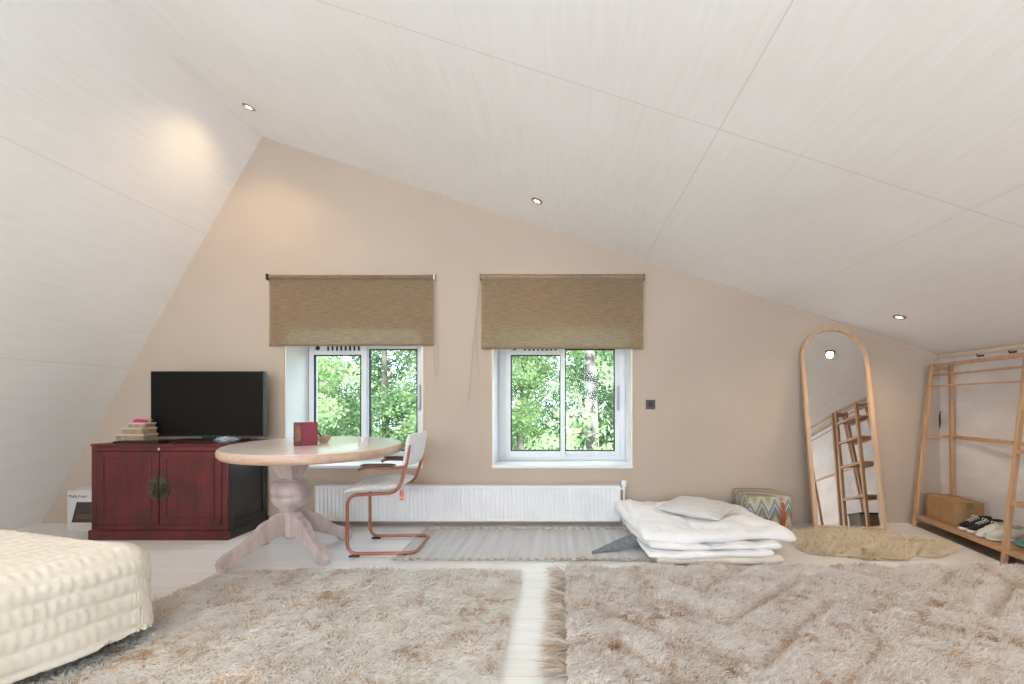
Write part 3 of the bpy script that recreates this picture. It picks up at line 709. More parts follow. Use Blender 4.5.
bm = NB()
def bk(q):  # stand the pad up, lean it back and curve it round the sitter
    h_, y, th = q.x, q.y, q.z
    return Vector((.182+th+.18*(h_)-.55*y*y+.008, y, .725+h_))
cushion(bm, .47, .225, .05, fn=bk); obj('backrest', bm, 'boucle', t, smooth=80)
for s in (-1, 1):
    bm = NB(); tube(bm, fillet([(.155, s*(W2+.003), .615), (.10, s*(W2+.022), .605), (-.11, s*(W2+.022), .61), (-.145, s*(W2+.02), .60), (-.152, s*(W2+.02), .59)], .03, 6), .0095, 10); ar = obj('armrest', bm, 'copper', t, smooth=60)
    bm = NB(); cushion(bm, .042, .235, .022, n=14, fn=lambda q: Vector((q.x-.02, q.y+s*(W2+.022), q.z+.626))); obj('arm_pad', bm, 'arm', ar, smooth=60)
bm = NB(); box(bm, .118, .146, -W2-.0125, -W2-.011, .385, .455); obj('care_tag', bm, 'tagcol', t)

# ------------------------------------------------------------------ woven flat rug
def tassels(parent, name, spots, m, n=14, L=.05, w=.004, spread=.35, seed=5, z=.006, upk=.15):
    for k, (x, y, dx, dy, sc) in enumerate(spots):
        rs = np.random.RandomState(seed+k); q = n
        P = np.stack([x+rs.normal(size=q)*.008*sc, y+rs.normal(size=q)*.008*sc, np.full(q, z)], 1)
        ang = math.atan2(dy, dx)+rs.normal(size=q)*spread
        D = np.stack([np.cos(ang), np.sin(ang), rs.uniform(.02, upk*2, q)], 1); D /= np.linalg.norm(D, axis=1)[:,None]
        strands(name, P, D, L*sc*rs.uniform(.7,1.2,q), np.full(q, w), rs.uniform(0,1,q), m, parent, droop=.25, rs=rs)
bm = NB(); X0, X1, Y0, Y1 = -1.12, .62, 3.075, 3.83
nu, nv = 90, 40
rs = np.random.RandomState(2)
xx = np.linspace(X0, X1, nu)[:,None]*np.ones((1,nv)); yy = np.ones((nu,1))*np.linspace(Y0, Y1, nv)
yy = yy+.008*vnoise(xx, yy*0, .25, 3); xx = xx+.01*vnoise(yy, xx*0, .2, 4)
zz = .009+.004*np.maximum(0, vnoise(xx, yy, .18, 5))
V = np.stack([xx, yy, zz], -1).reshape(-1, 3); Vb = V.copy(); Vb[:,2] = .001
F = np.concatenate([grid_faces(nu, nv), grid_faces(nu, nv, nu*nv)[:, ::-1]])
edge = []
def ring_idx(nu, nv): return [i*nv for i in range(nu)]+[(nu-1)*nv+j for j in range(1, nv)]+[i*nv+nv-1 for i in range(nu-2, -1, -1)]+[j for j in range(nv-2, 0, -1)]
R = ring_idx(nu, nv); R2 = R[1:]+R[:1]
F = np.concatenate([F, np.array([[a, a+nu*nv, b+nu*nv, b] for a, b in zip(R, R2)])])
flat = npmesh('flatweave_rug', np.concatenate([V, Vb]), None, F, 'flat', smooth=False)
tag(flat, 'thin grey woven rug with short fringes, in front of the radiator', 'rug')
sp = [(X0+.01+(X1-X0-.02)*k/31, Y0+.004, rnd.uniform(-.5,.5), -1, rnd.uniform(.7,1.2)) for k in range(32)]
tassels(flat, 'tassel', sp, 'tassel', n=26, L=.035, w=.006, spread=.6, z=.012, upk=.4)
sp = [(X0+.01+(X1-X0-.02)*k/27, Y1-.004, rnd.uniform(-.5,.5), 1, rnd.uniform(.6,1.1)) for k in range(28)]
tassels(flat, 'tassel', sp, 'tassel', n=20, L=.035, w=.006, spread=.6, z=.012, upk=.4, seed=90)
# turned-up corner, dark underside
bm = NB(); cen = [(.205,3.19,.016,.006),(.28,3.235,.028,.03),(.36,3.27,.042,.048),(.44,3.30,.06,.06),(.52,3.33,.075,.065),(.60,3.36,.085,.07)]
up_ = [];dn = []
for x, y, z, w in cen: up_.append((bm.verts.new((x-.3*w, y+w*.8, z+w*.25)), bm.verts.new((x, y, z+.012+w*.25)), bm.verts.new((x+.3*w, y-w*.8, max(.004, z-w*.35)))))
for a, b in zip(up_, up_[1:]):
    bm.faces.new((a[0],a[1],b[1],b[0])); bm.faces.new((a[1],a[2],b[2],b[1]))
o = obj('turned_corner', bm, 'flatdark', flat, smooth=80); sm = o.modifiers.new('solid','SOLIDIFY'); sm.thickness=.006; o['label'] = 'dark grey turned-up corner of the rug'

# ------------------------------------------------------------------ shag rugs
def pile_rug(name, label, x0, x1, y0, y1, dens, hfun, lay, m, L, W, seed, back='rug_back', droop=.5, dens_fn=None):
    t = thing(name, label, 'rug', ((x0+x1)/2, (y0+y1)/2, 0))
    cx, cy = (x0+x1)/2, (y0+y1)/2
    rs = np.random.RandomState(seed)
    nu, nv = 300, 240
    xx = np.linspace(x0, x1, nu)[:,None]*np.ones((1,nv)); yy = np.ones((nu,1))*np.linspace(y0, y1, nv)
    zz = .004+hfun(xx, yy)*.6; zz[[0,-1],:] = .002; zz[:,[0,-1]] = .002
    wob = lambda a, k: .02*vnoise(a, a*0, .3, k)
    V = np.stack([xx-cx, yy-cy, zz], -1).reshape(-1, 3)
    npmesh('backing', V, None, grid_faces(nu, nv), back, t, smooth=True)
    n = int((x1-x0)*(y1-y0)*dens)
    P = np.stack([rs.uniform(x0-.004, x1+.004, n), rs.uniform(y0-.004, y1+.004, n)], 1)
    keep = rs.uniform(size=n) < np.where(P[:,1] < 1.45, .35, 1.0)     # thinner where the rug runs on behind
    keep &= rs.uniform(size=n) < np.clip(hfun(P[:,0], P[:,1])/.021, .3, 1)**2     # sparse in the furrows
    P = P[keep]; n = len(P)
    h = hfun(P[:,0], P[:,1]); D = lay(P[:,0], P[:,1], rs)
    D[:,0] += rs.normal(size=n)*.28; D[:,1] += rs.normal(size=n)*.28; D[:,2] += rs.uniform(-.1,.3,n)
    D /= np.linalg.norm(D, axis=1)[:,None]
    clump = vnoise(P[:,0], P[:,1], .03, seed+1)
    sh = np.clip(.64+.35*rs.normal(size=n)*.5+.5*clump*.75+.35*vnoise(P[:,0], P[:,1], .12, seed+2), 0, 1)
    Ln = L*rs.uniform(.7,1.25,n)*(.35+.65*np.clip(h/.03, .2, 1.1))
    R_ = np.stack([P[:,0]-cx, P[:,1]-cy, .004+h*.6], 1)
    pl = strands('pile', R_, D, Ln, W*rs.uniform(.7,1.3,n), sh, m, t, droop=droop, rs=rs); pl['kind'] = 'stuff'
    return t
def hA(x, y): return .024+.008*vnoise(x, y, .16, 11)+.006*vnoise(x, y, .055, 12)
def layA(x, y, rs):
    a = vnoise(x, y, .12, 21)*1.1+.4
    a2 = vnoise(x, y, .045, 22)*.8
    return np.stack([np.sin(a+a2)*.9+.5, -np.cos(a+a2)*.35, .38+0*x], 1)
rugL = pile_rug('shag_rug', 'ivory shag rug with even pile, between the bed and the bare floor strip', -2.08, -.255, .55, 2.86, 38000, hA, layA, 'pileA', .030, .0042, 31)
# diamond relief
def furrow(x, y):
    s = .46; a = math.radians(40)
    u = (x-.1)*math.sin(a)+(y-.2)*math.cos(a)+.035*vnoise(x, y, .3, 41); v = (x-.1)*math.sin(a)-(y-.2)*math.cos(a)+.035*vnoise(x, y, .3, 42)
    p = .27
    du = (u/p) % 1; dv = (v/p) % 1
    # each patch of the weave shows only one family of furrows -> chevrons and diamonds
    sel = ((np.floor((x-.1)/.62) % 2) > 0)
    d1 = np.minimum(du, 1-du)*p; d2 = np.minimum(dv, 1-dv)*p
    band = np.sin((x-.1)*2*PI/1.24)
    sgn = np.where(band > 0, 1, -1)
    q = np.where(band > 0, du, dv); dist = np.where(band > 0, d1, d2)
    tent = np.where(q < .5, -1, 1)          # lean away from the furrow
    dirx = math.sin(a)*np.ones_like(x); diry = np.where(band > 0, math.cos(a), -math.cos(a))
    return dist, q, dirx, diry
def hB(x, y):
    d, q, _, _ = furrow(x, y)
    return .075*np.clip(d/.06, .05, 1)**.8+.008*vnoise(x, y, .09, 13)+.005
def layB(x, y, rs):
    d, q, dx, dy = furrow(x, y)
    s = np.where(q < .5, -1, 1)*np.clip((d/.08), 0, 1)
    s = np.where(q < .5, 1, 1)*.75
    return np.stack([dx*s*.9+.3*vnoise(x, y, .06, 23), -dy*s*.9*0-.25+.3*vnoise(x, y, .07, 24), .45+0*x], 1)
rugR = pile_rug('shag_rug', 'thick cream shag rug with diamond relief and tasselled end',   .02, 2.80, .55, 2.84, 38000, hB, layB, 'pileB', .026, .0042, 51)
cxr, cyr = 1.41, 1.695
rs = np.random.RandomState(77); sp = []
yv = 2.77
while yv > .7:
    sp.append((.04-cxr, yv-cyr, -1, rs.uniform(-.35,.2), rs.uniform(.85,1.25))); yv -= .165
tassels(rugR, 'tassel', sp, 'tassel', n=150, L=.12, w=.0045, spread=.42, z=.02, upk=.22, seed=300)
cxl, cyl = (-2.08-.255)/2, (.55+2.86)/2
sp = [(-1.35+k*.052-cxl+rnd.uniform(-.01,.01), 2.86-cyl, rnd.uniform(-.5,.9), 1, rnd.uniform(.7,1.3)) for k in range(21)]
tassels(rugL, 'tassel', sp, 'whitetassel', n=18, L=.05, w=.006, spread=.35, z=.008, upk=.1, seed=500)

# sheepskin
t = thing('sheepskin_rug', 'long-haired cream sheepskin lying at the foot of the mirror', 'sheepskin', (2.22, 3.42, 0))
def inside(x, y):
    th = np.arctan2(y, x); r_ = 1+.05*np.cos(3*th+.5)+.06*np.cos(5*th+1.3)+.04*np.cos(9*th)
    return 1-np.sqrt((x/.54)**2+(y/.31)**2)/r_
nu = 90; xx = np.linspace(-.75, .75, nu)[:,None]*np.ones((1,nu)); yy = np.ones((nu,1))*np.linspace(-.45, .45, nu)
ins = inside(xx, yy); zz = .002+.032*np.sqrt(np.clip(ins, 0, 1))
V = np.stack([xx, yy, zz], -1).reshape(-1, 3); F = grid_faces(nu, nu); ok = (ins.reshape(-1)[F] > -.02).all(1)
npmesh('hide', V, None, F[ok], 'fur', t, shade=np.full(nu*nu, .4), smooth=True)
rs = np.random.RandomState(9)
Cc = np.stack([rs.uniform(-.7,.7,5200), rs.uniform(-.42,.42,5200)], 1); ic = inside(Cc[:,0], Cc[:,1]); Cc = Cc[ic > -.01]; ic = ic[ic > -.01]
per = 15; nc = len(Cc)                              # wool grows in locks whose tips draw together
outc = Cc/(np.linalg.norm(Cc, axis=1)[:,None]+.05)
ang = vnoise(Cc[:,0], Cc[:,1], .11, 61)*2.8+rs.normal(size=nc)*.5
ldir = np.stack([np.cos(ang)*.55+outc[:,0]*.5*(1-ic), np.sin(ang)*.55+outc[:,1]*.5*(1-ic)-.15, rs.uniform(.4,.75,nc)], 1); ldir /= np.linalg.norm(ldir, axis=1)[:,None]
ll = .055*rs.uniform(.7,1.25,nc); lsh = np.clip(.62+.28*rs.normal(size=nc), 0, 1)
off = rs.normal(size=(nc, per, 2))*.011
root = np.concatenate([Cc[:,None,:]+off, np.broadcast_to((.002+.032*np.sqrt(np.clip(ic,0,1)))[:,None,None], (nc, per, 1))], 2)
tipc = np.concatenate([Cc, .03*np.sqrt(np.clip(ic,0,1))[:,None]], 1)[:,None,:]+ldir[:,None,:]*ll[:,None,None]+rs.normal(size=(nc, per, 3))*.004
D = (tipc-root).reshape(-1,3); Ls = np.linalg.norm(D, axis=1); D /= Ls[:,None]
pl = strands('fur', root.reshape(-1,3), D, Ls*rs.uniform(.8,1.1,len(Ls)), .0045*rs.uniform(.7,1.3,len(Ls)), np.clip(np.repeat(lsh, per)+rs.normal(size=len(Ls))*.1, 0, 1), 'fur', t, droop=.35, rs=rs); pl['kind']='stuff'

# ------------------------------------------------------------------ bedding pile
def soft_slab(name, corners, z0, z1, m, seed, wav=.02, wr=.006, nx=110, ny=90, er=.5, parent=None, topfn=None, edgepow=5, sag=None, stitch=None):
    """corners: near-left, near-right, far-right, far-left (x,y)"""
    c = [np.array(q, float) for q in corners]
    u = np.sin(np.linspace(-PI/2, PI/2, nx))[:,None]*np.ones((1,ny)); v = np.ones((nx,1))*np.sin(np.linspace(-PI/2, PI/2, ny))
    s, t_ = (u+1)/2, (v+1)/2
    # round the corners of the outline
    k = 1-.035*(np.abs(u)*np.abs(v))**4
    s = .5+(s-.5)*k; t_ = .5+(t_-.5)*k
    pos = c[0][:,None,None]*((1-s)*(1-t_))+c[1][:,None,None]*(s*(1-t_))+c[2][:,None,None]*(s*t_)+c[3][:,None,None]*((1-s)*t_)
    X, Y = pos[0], pos[1]
    e = (np.clip(1-np.abs(u)**edgepow, 0, 1)*np.clip(1-np.abs(v)**edgepow, 0, 1))**.5
    X = X+wav*vnoise(Y, X, .22, seed)*(np.abs(u)**3); Y = Y+wav*vnoise(X, Y, .22, seed+1)*(np.abs(v)**3)
    mid = (z0+z1)/2; h = (z1-z0)/2
    out = []
    for sg in (1, -1):
        Z = mid+sg*h*e
        if sg == 1:
            Z = Z+e*(wr*2*vnoise(X, Y, .15, seed+2)+wr*vnoise(X*1.0+.6*Y, Y, .06, seed+3)-wr*1.4*np.exp(-(vnoise(X+.5*Y, Y*.5, .16, seed+4)/.10)**2))
            if stitch: Z = Z-e*stitch[1]*np.exp(-((np.abs(((X/stitch[0]) % 1)-.5)/.06)**2))
            if topfn is not None: Z = Z+topfn(X, Y, e)
        if sag is not None: Z = Z+sag(X, Y)
        out.append(np.stack([X, Y, Z], -1).reshape(-1, 3))
    if parent is not None:
        for o_ in out: o_ -= np.array(parent.location)
    nvt = nx*ny; V = np.concatenate(out); F = np.concatenate([grid_faces(nx, ny), grid_faces(nx, ny, nvt)[:, ::-1]])
    o = npmesh(name, V, None, F, m, parent, smooth=True)
    bmm = bmesh.new(); bmm.from_mesh(o.data); bmesh.ops.remove_doubles(bmm, verts=bmm.verts, dist=.0004); bmesh.ops.recalc_face_normals(bmm, faces=bmm.faces); bmm.to_mesh(o.data); bmm.free(); o.data.shade_smooth()
    return o
o = soft_slab('mattress_topper', [(.62,2.97),(1.43,2.98),(1.45,3.97),(.54,3.97)], .003, .06, 'futon', 3, wav=.02, wr=.003, edgepow=34)
tag(o, 'off-white folded mattress topper at the bottom of the bedding pile', 'mattress', 'folded bedding layers')
# folded quilt: two layers joined by a fold along the near side
t = thing('folded_quilt', 'white quilt folded in two, in the middle of the bedding pile', 'quilt', (1.0, 3.5, 0), 0, 'folded bedding layers')
soft_slab('lower_fold', [(.56,2.95),(1.39,2.975),(1.42,3.96),(.50,3.97)], .052, .102, 'duvet', 13, wav=.03, wr=.006, parent=t, edgepow=30, sag=lambda X, Y: -.015*np.clip(3.1-Y, 0, 1)/.1*np.clip(1-(X-.55)/.5,0,1))
soft_slab('upper_fold', [(.55,2.965),(1.43,3.0),(1.44,3.96),(.48,3.96)], .098, .142, 'duvet', 23, wav=.03, wr=.007, parent=t, edgepow=30)
o = soft_slab('duvet', [(.52,2.99),(1.58,3.07),(1.44,3.99),(.42,3.99)], .136, .222, 'duvet', 33, wav=.035, wr=.010, edgepow=18, stitch=(.36,.012), sag=lambda X, Y: -.035*np.clip((X-1.30)/.25,0,1)**2-.018*np.clip((3.14-Y)/.12,0,1)+.012*vnoise(X, Y*0, .17, 9)*np.clip((3.3-Y)/.3,0,1))
tag(o, 'plump white duvet draped on top of the bedding pile', 'duvet', 'folded bedding layers')
# pillow
bm = NB(); n = 46
def pz(u, v, s):
    e = (max(0, 1-abs(u)**2.6)*max(0, 1-abs(v)**2.6))**.55
    pin = 1-.10*(1-abs(u)**2)*0
    x = u*.245*(1-.07*(1-v*v)*abs(u)); y = v*.215*(1-.07*(1-u*u)*abs(v))
    z = s*.052*e+.004*math.sin(9*u+4*v)*e+.003*math.sin(17*v-6*u)*e
    return Vector((x, y, z))
us = [math.sin(PI/2*(2*i/n-1)) for i in range(n+1)]; G = {}
for s in (1, -1):
    for i, u in enumerate(us):
        for j, v in enumerate(us):
            if s == -1 and (i in (0, n) or j in (0, n)): G[s,i,j] = G[1,i,j]
            else: G[s,i,j] = bm.verts.new(pz(u, v, s))
    for i in range(n):
        for j in range(n):
            f = (G[s,i,j], G[s,i+1,j], G[s,i+1,j+1], G[s,i,j+1]); bm.faces.new(f if s == 1 else f[::-1])
o = obj('pillow', bm, 'pillow', smooth=80, loc=(1.02, 3.50, .262)); o.rotation_euler = (math.radians(3), math.radians(2), math.radians(-38))
tag(o, 'square pale grey linen pillow lying on the white duvet', 'pillow')

# ------------------------------------------------------------------ pouf
t = thing('pouf', 'square chevron-patterned pouf with a rust leather strap, beside the mirror', 'pouf', (1.635, 3.83, 0))
bm = NB(); hw = .165
box(bm, -hw, hw, -.185, .19, 0, .315); bmesh.ops.subdivide_edges(bm, edges=bm.edges, cuts=6, use_grid_fill=True)
for v in bm.verts:
    k = 1+.035*(1-(v.co.z/.1575-1)**2); v.co.x *= k; v.co.y *= k
    if v.co.z > .3: v.co.z += .012*(1-(v.co.x/hw)**2)*(1-(v.co.y/.19)**2)
obj('cushion_body', bm, 'pouf', t, smooth=60, bevel=.02, seg=4)
bm = NB(); n = 10
P_ = [(.085, -.205-.022*math.sin(PI*k/n), .06+.21*k/n) for k in range(n+1)]
A = [[bm.verts.new((x+dx, y+dy, z)) for dx, dy in ((-.014,0),(.014,0),(.014,.004),(-.014,.004))] for x, y, z in P_]
for a, b in zip(A, A[1:]):
    for k in range(4): bm.faces.new((a[k], a[(k+1)%4], b[(k+1)%4], b[k]))
bm.faces.new(A[0]); bm.faces.new(A[-1][::-1]); obj('handle_strap', bm, 'leather', t, smooth=50)

# ------------------------------------------------------------------ leaning arch mirror (local: x width, z up the glass, -y faces the room)
t = thing('arch_mirror', 'tall arched mirror in light oak frame, leaning against the gable wall', 'mirror', (2.333, 3.772, .003))
LEAN = math.radians(9.35); t.rotation_euler = (-LEAN, 0, math.radians(-2.0))
def arch(hw, z0, zt, n=28):
    return [(-hw, z0), (hw, z0)]+[(hw*math.cos(a), zt-hw+hw*math.sin(a)) for a in np.linspace(0, PI, n)]
HW, HT, FW = .286, 1.728, .033
oa, ia = arch(HW, 0, HT), arch(HW-FW, FW, HT-FW)
bm = NB()
for y0, y1 in ((-.022, .012),):
    vo = [[bm.verts.new((u, y, v)) for u, v in oa] for y in (y0, y1)]; vi = [[bm.verts.new((u, y, v)) for u, v in ia] for y in (y0, y1)]
    m_ = len(oa)
    for k in range(m_):
        j = (k+1) % m_
        bm.faces.new((vo[0][k], vo[0][j], vi[0][j], vi[0][k])); bm.faces.new((vo[1][j], vo[1][k], vi[1][k], vi[1][j]))
        bm.faces.new((vo[0][j], vo[0][k], vo[1][k], vo[1][j])); bm.faces.new((vi[0][k], vi[0][j], vi[1][j], vi[1][k]))
obj('frame', bm, 'mirrorwood', t, bevel=.004)
bm = NB(); prism(bm, arch(HW-FW+.002, FW-.002, HT-FW+.002), -.004, .002, lambda u, v, d: (u, d, v)); obj('mirror_glass', bm, 'mirror', t)
bm = NB(); prism(bm, arch(HW-.012, .012, HT-.012), .003, .010, lambda u, v, d: (u, d, v)); obj('backing_board', bm, 'card', t)

# ------------------------------------------------------------------ bamboo clothes racks (local x: along the rack, y: toward the wall)
E1 = Vector((-.134, -.991, 0)).normalized()
RANG = math.atan2(E1.y, E1.x)
# with rotation RANG the local +y axis points to (-sin, cos) = toward +x wall
RH, DB, DT = 1.375, .285, .09
def rack(origin, bays, label, rang=RANG):
    """bays: list of (x0, x1, 'rod'|'shelf')"""
    t = thing('clothes_rack', label, 'clothes rack', origin, rang, 'bamboo clothes racks along the knee wall')
    def leg(x, front, h=RH):
        bm = NB(); w = .014
        yb, yt = (0, .14) if front else (DB, .268)
        vs = []
        for z, y in ((0, yb), (h, yt)):
            vs.append([bm.verts.new((x+sx*w, y+sy*w*1.1, z)) for sx, sy in ((-1,-1),(1,-1),(1,1),(-1,1))])
        bm.faces.new(vs[0][::-1]); bm.faces.new(vs[1])
        for k in range(4): bm.faces.new((vs[0][k], vs[0][(k+1)%4], vs[1][(k+1)%4], vs[1][k]))
        return obj('leg', bm, 'bamboo', t, bevel=.004)
    fy = lambda z: .14*z/RH; by = lambda z: DB+(.268-DB)*z/RH
    posts = sorted({b[0] for b in bays}|{b[1] for b in bays})
    for x in posts:
        leg(x, True); leg(x+.03, False)
        bm = NB(); box(bm, x-.010+.015, x+.010+.015, fy(RH-.03), by(RH-.03), RH-.05, RH-.02); obj('end_brace', bm, 'bamboo', t, bevel=.003)
    def bar(name, x0, x1, y, z, hy=.009, hz=.012):
        bm = NB(); box(bm, x0, x1, y-hy, y+hy, z-hz, z+hz); return obj(name, bm, 'bamboo_y', t, bevel=.003)
    for x0, x1, kind in bays:
        bar('top_rail', x0-.014*0, x1, fy(RH)+.004, RH-.012, .011, .014)
        if kind == 'rod':
            bm = NB(); tube(bm, [(x0, fy(1.28)+.03, 1.285), (x1, fy(1.28)+.03, 1.285)], .009, 12); obj('hanging_rod', bm, 'bamboo_y', t, smooth=50)
            bm = NB(); tube(bm, [(x0, fy(1.19)+.0, 1.19), (x1, fy(1.19)+.0, 1.19)], .007, 12); obj('hanging_rod', bm, 'bamboo_y', t, smooth=50)
            bar('back_rail', x0, x1+.03, by(.765), .765, .008, .014)
            bar('side_rail', x0-.001, x0+.02, fy(.79), .79, .0, .0) if False else None
            B('side_rail', 'bamboo', t, x0+.004, x0+.022, fy(.765), by(.765), .753, .775)
        zs = (.085,) if kind == 'rod' else (.085, .40, .735, 1.0, 1.22)
        for z in zs:
            y0, y1 = fy(z)-.012, by(z)+.012
            bm = NB(); box(bm, x0+.012, x1-.012, y0, y0+.02, z-.016, z+.012); box(bm, x0+.012, x1-.012, y1-.02, y1, z-.016, z+.012)
            ns = max(3, int((y1-y0-.04)/.05)); wd = (y1-y0-.04)/ns
            for k in range(ns): box(bm, x0+.014, x1-.014, y0+.02+k*wd+.002, y0+.02+(k+1)*wd-.002, z, z+.009)
            obj('shelf', bm, 'bamboo_y', t, bevel=.002)
    return t
O1 = Vector((3.005, 3.97, 0))
rack(O1, [(0, .95, 'rod'), (.95, 1.28, 'shelf')], 'bamboo clothes rack holding the cardboard box and sneakers')
rack(O1+E1*1.36, [(0, .97, 'rod')], 'second bamboo rack, only seen reflected in the mirror', -PI/2)
def onrack(a, b, z=0): # a metres along the racks, b towards the wall
    p = O1+E1*a+Vector((math.cos(RANG+PI/2), math.sin(RANG+PI/2), 0))*b; return (p.x, p.y, z)
SZ = .0955
t = thing('cardboard_box', 'closed brown cardboard box on the bottom shelf of the rack', 'box', onrack(.235, .15, SZ), RANG)
B('box_body', 'card', t, -.19, .16, -.08, .12, 0, .185, bevel=.003)
bm = NB(); box(bm, -.192, .162, -.082, .018, .186, .189); box(bm, -.192, .162, .022, .122, .186, .189); obj('flap', bm, 'card', t)
bm = NB(); box(bm, -.193, .163, -.005, .045, .1891, .1898); box(bm, -.1935, -.1905, -.005, .045, .14, .1898); box(bm, .1605, .1635, -.005, .045, .14, .1898); obj('tape', bm, 'tape', t)
t = thing('storage_box', 'grey felt storage box with black lid edge, seen in the mirror', 'box', onrack(1.13, .14, SZ), RANG)
B('box_body', 'greybox', t, -.05, .13, -.10, .10, 0, .14, bevel=.012, seg=3); B('box_rim', 'plastic', t, -.053, .133, -.103, .103, .135, .152)

def shoe(loc, rz, upper, sole, label, accent=None, sc=1):
    """toe towards local -y"""
    t = thing('sneaker', label, 'shoe', loc, rz, 'sneakers on the bottom shelf of the rack')
    def ring(y, w, z0, z1, n=16, p=2.4, x0=0):
        pts = []
        for k in range(n):
            a = 2*PI*k/n; c, s = math.cos(a), math.sin(a)
            pts.append((x0+w*math.copysign(abs(c)**(2/p), c), y, (z0+z1)/2+(z1-z0)/2*math.copysign(abs(s)**(2/p), s)))
        return pts
    def loft(bm, rows):
        R = [[bm.verts.new(q) for q in r_] for r_ in rows]; n = len(R[0])
        for a, b in zip(R, R[1:]):
            for k in range(n): bm.faces.new((a[k], a[(k+1)%n], b[(k+1)%n], b[k]))
        bm.faces.new(R[0][::-1]); bm.faces.new(R[-1])
    bm = NB(); loft(bm, [ring(-.142,.012,.004,.022), ring(-.135,.03,.001,.028), ring(-.10,.045,0,.03), ring(-.03,.044,0,.028), ring(.04,.034,0,.028), ring(.10,.036,0,.031), ring(.13,.03,.0,.032), ring(.138,.012,.006,.028)]); obj('sole', bm, sole, t, smooth=50)
    bm = NB(); loft(bm, [ring(-.132,.015,.02,.038), ring(-.12,.030,.02,.052), ring(-.09,.040,.02,.062), ring(-.05,.040,.02,.078), ring(-.01,.037,.02,.096), ring(.03,.033,.02,.104), ring(.07,.032,.02,.10), ring(.105,.032,.02,.108), ring(.125,.026,.022,.112), ring(.133,.012,.03,.10)])
    obj('upper', bm, upper, t, smooth=60)
    bm = NB(); loft(bm, [ring(.02,.018,.09,.108), ring(.04,.025,.088,.113), ring(.09,.025,.088,.114), ring(.115,.016,.09,.112)]); obj('collar_lining', bm, accent or upper, t, smooth=60)
    bm = NB()
    for k in range(5):
        y = -.065+k*.018; z = .075+k*.0065
        tube(bm, [(-.022,y,z-.004),(-.01,y+.004,z+.006),(.01,y-.004,z+.006),(.022,y,z-.004)], .0032, 6)
    tube(bm, fillet([(0,.005,.106),(-.02,-.01,.118),(-.035,-.005,.10)], .01), .003, 6); tube(bm, fillet([(0,.005,.106),(.02,-.012,.12),(.034,0,.10)], .01), .003, 6)
    obj('laces', bm, 'lace', t, smooth=60); t.scale = (.9, .84, .95)
    return t
# local -y should look at the room: rack local y points to the wall, so use the rack angle
shoe(onrack(.475, .155, SZ), RANG+.12, 'shoeblack', 'rubber', 'black sneaker with white laces next to the cardboard box', 'shoeblack')
shoe(onrack(.565, .16, SZ), RANG-.02, 'shoeblack', 'rubber', 'black sneaker with white laces next to the pale sneakers', 'shoeblack')
shoe(onrack(.66, .155, SZ), RANG+.05, 'shoewhite', 'rubber', 'white and olive sneaker next to the black pair', 'shoekhaki')
shoe(onrack(.75, .16, SZ), RANG-.06, 'shoewhite', 'rubber', 'white and olive sneaker next to the rack post', 'shoekhaki')
bm = NB(); bmesh.ops.create_icosphere(bm, subdivisions=4, radius=1)
for v in bm.verts:
    p = v.co; n_ = 1+.15*math.sin(6*p.x+3*p.y)+.08*math.cos(9*p.z+5*p.x); v.co = Vector((p.x*.045*n_, p.y*.07*n_, max(0, .024+.028*p.z*n_)))
tag(obj('cloth_bundle', bm, 'teal', smooth=60, loc=onrack(.905, .17, SZ)), 'small teal cloth bundle beside the rack post', 'cloth')
for k, yy_ in enumerate((3.66, 3.40)):
    t = thing('wall_hook', ('small dark metal hook under the ceiling batten, nearer the corner', 'small dark metal hook under the ceiling batten, above the rack post')[k], 'hook', (RX-.001, yy_, KZ-.05), 0, 'hooks on the knee wall')
    bm = NB(); box(bm, -.006, 0, -.03, .03, -.008, .008); obj('hook_plate', bm, 'socket', t, bevel=.002)
    bm = NB(); tube(bm, fillet([(-.004,0,0),(-.03,0,-.004),(-.034,0,.016)], .008), .004, 8); obj('hook_arm', bm, 'socket', t, smooth=60)
bm = NB(); tube(bm, [(3.292,4.045,.98),(3.286,4.045,.93),(3.29,4.048,.88),(3.286,4.045,.83)], [.003,.006,.007,.003], 8)
tag(obj('cable_end', bm, 'plastic', smooth=60), 'short dark cable end in the corner behind the rack', 'cable')

# ------------------------------------------------------------------ socket
t = thing('wall_socket', 'square dark bronze wall socket beside the window', 'socket', (.772, WY, 1.035))
B('cover_plate', 'socket', t, -.041, .041, -.01, 0, -.041, .041, bevel=.003)
bm = NB(); lathe(bm, [(.0,0),(.022,0),(.022,.004),(.017,.004),(.017,.001),(0,.001)], 24, cap=False); so = obj('socket_well', bm, 'plastic', t, smooth=40); so.rotation_euler=(PI/2,0,0); so.location=(0,-.0095,0)

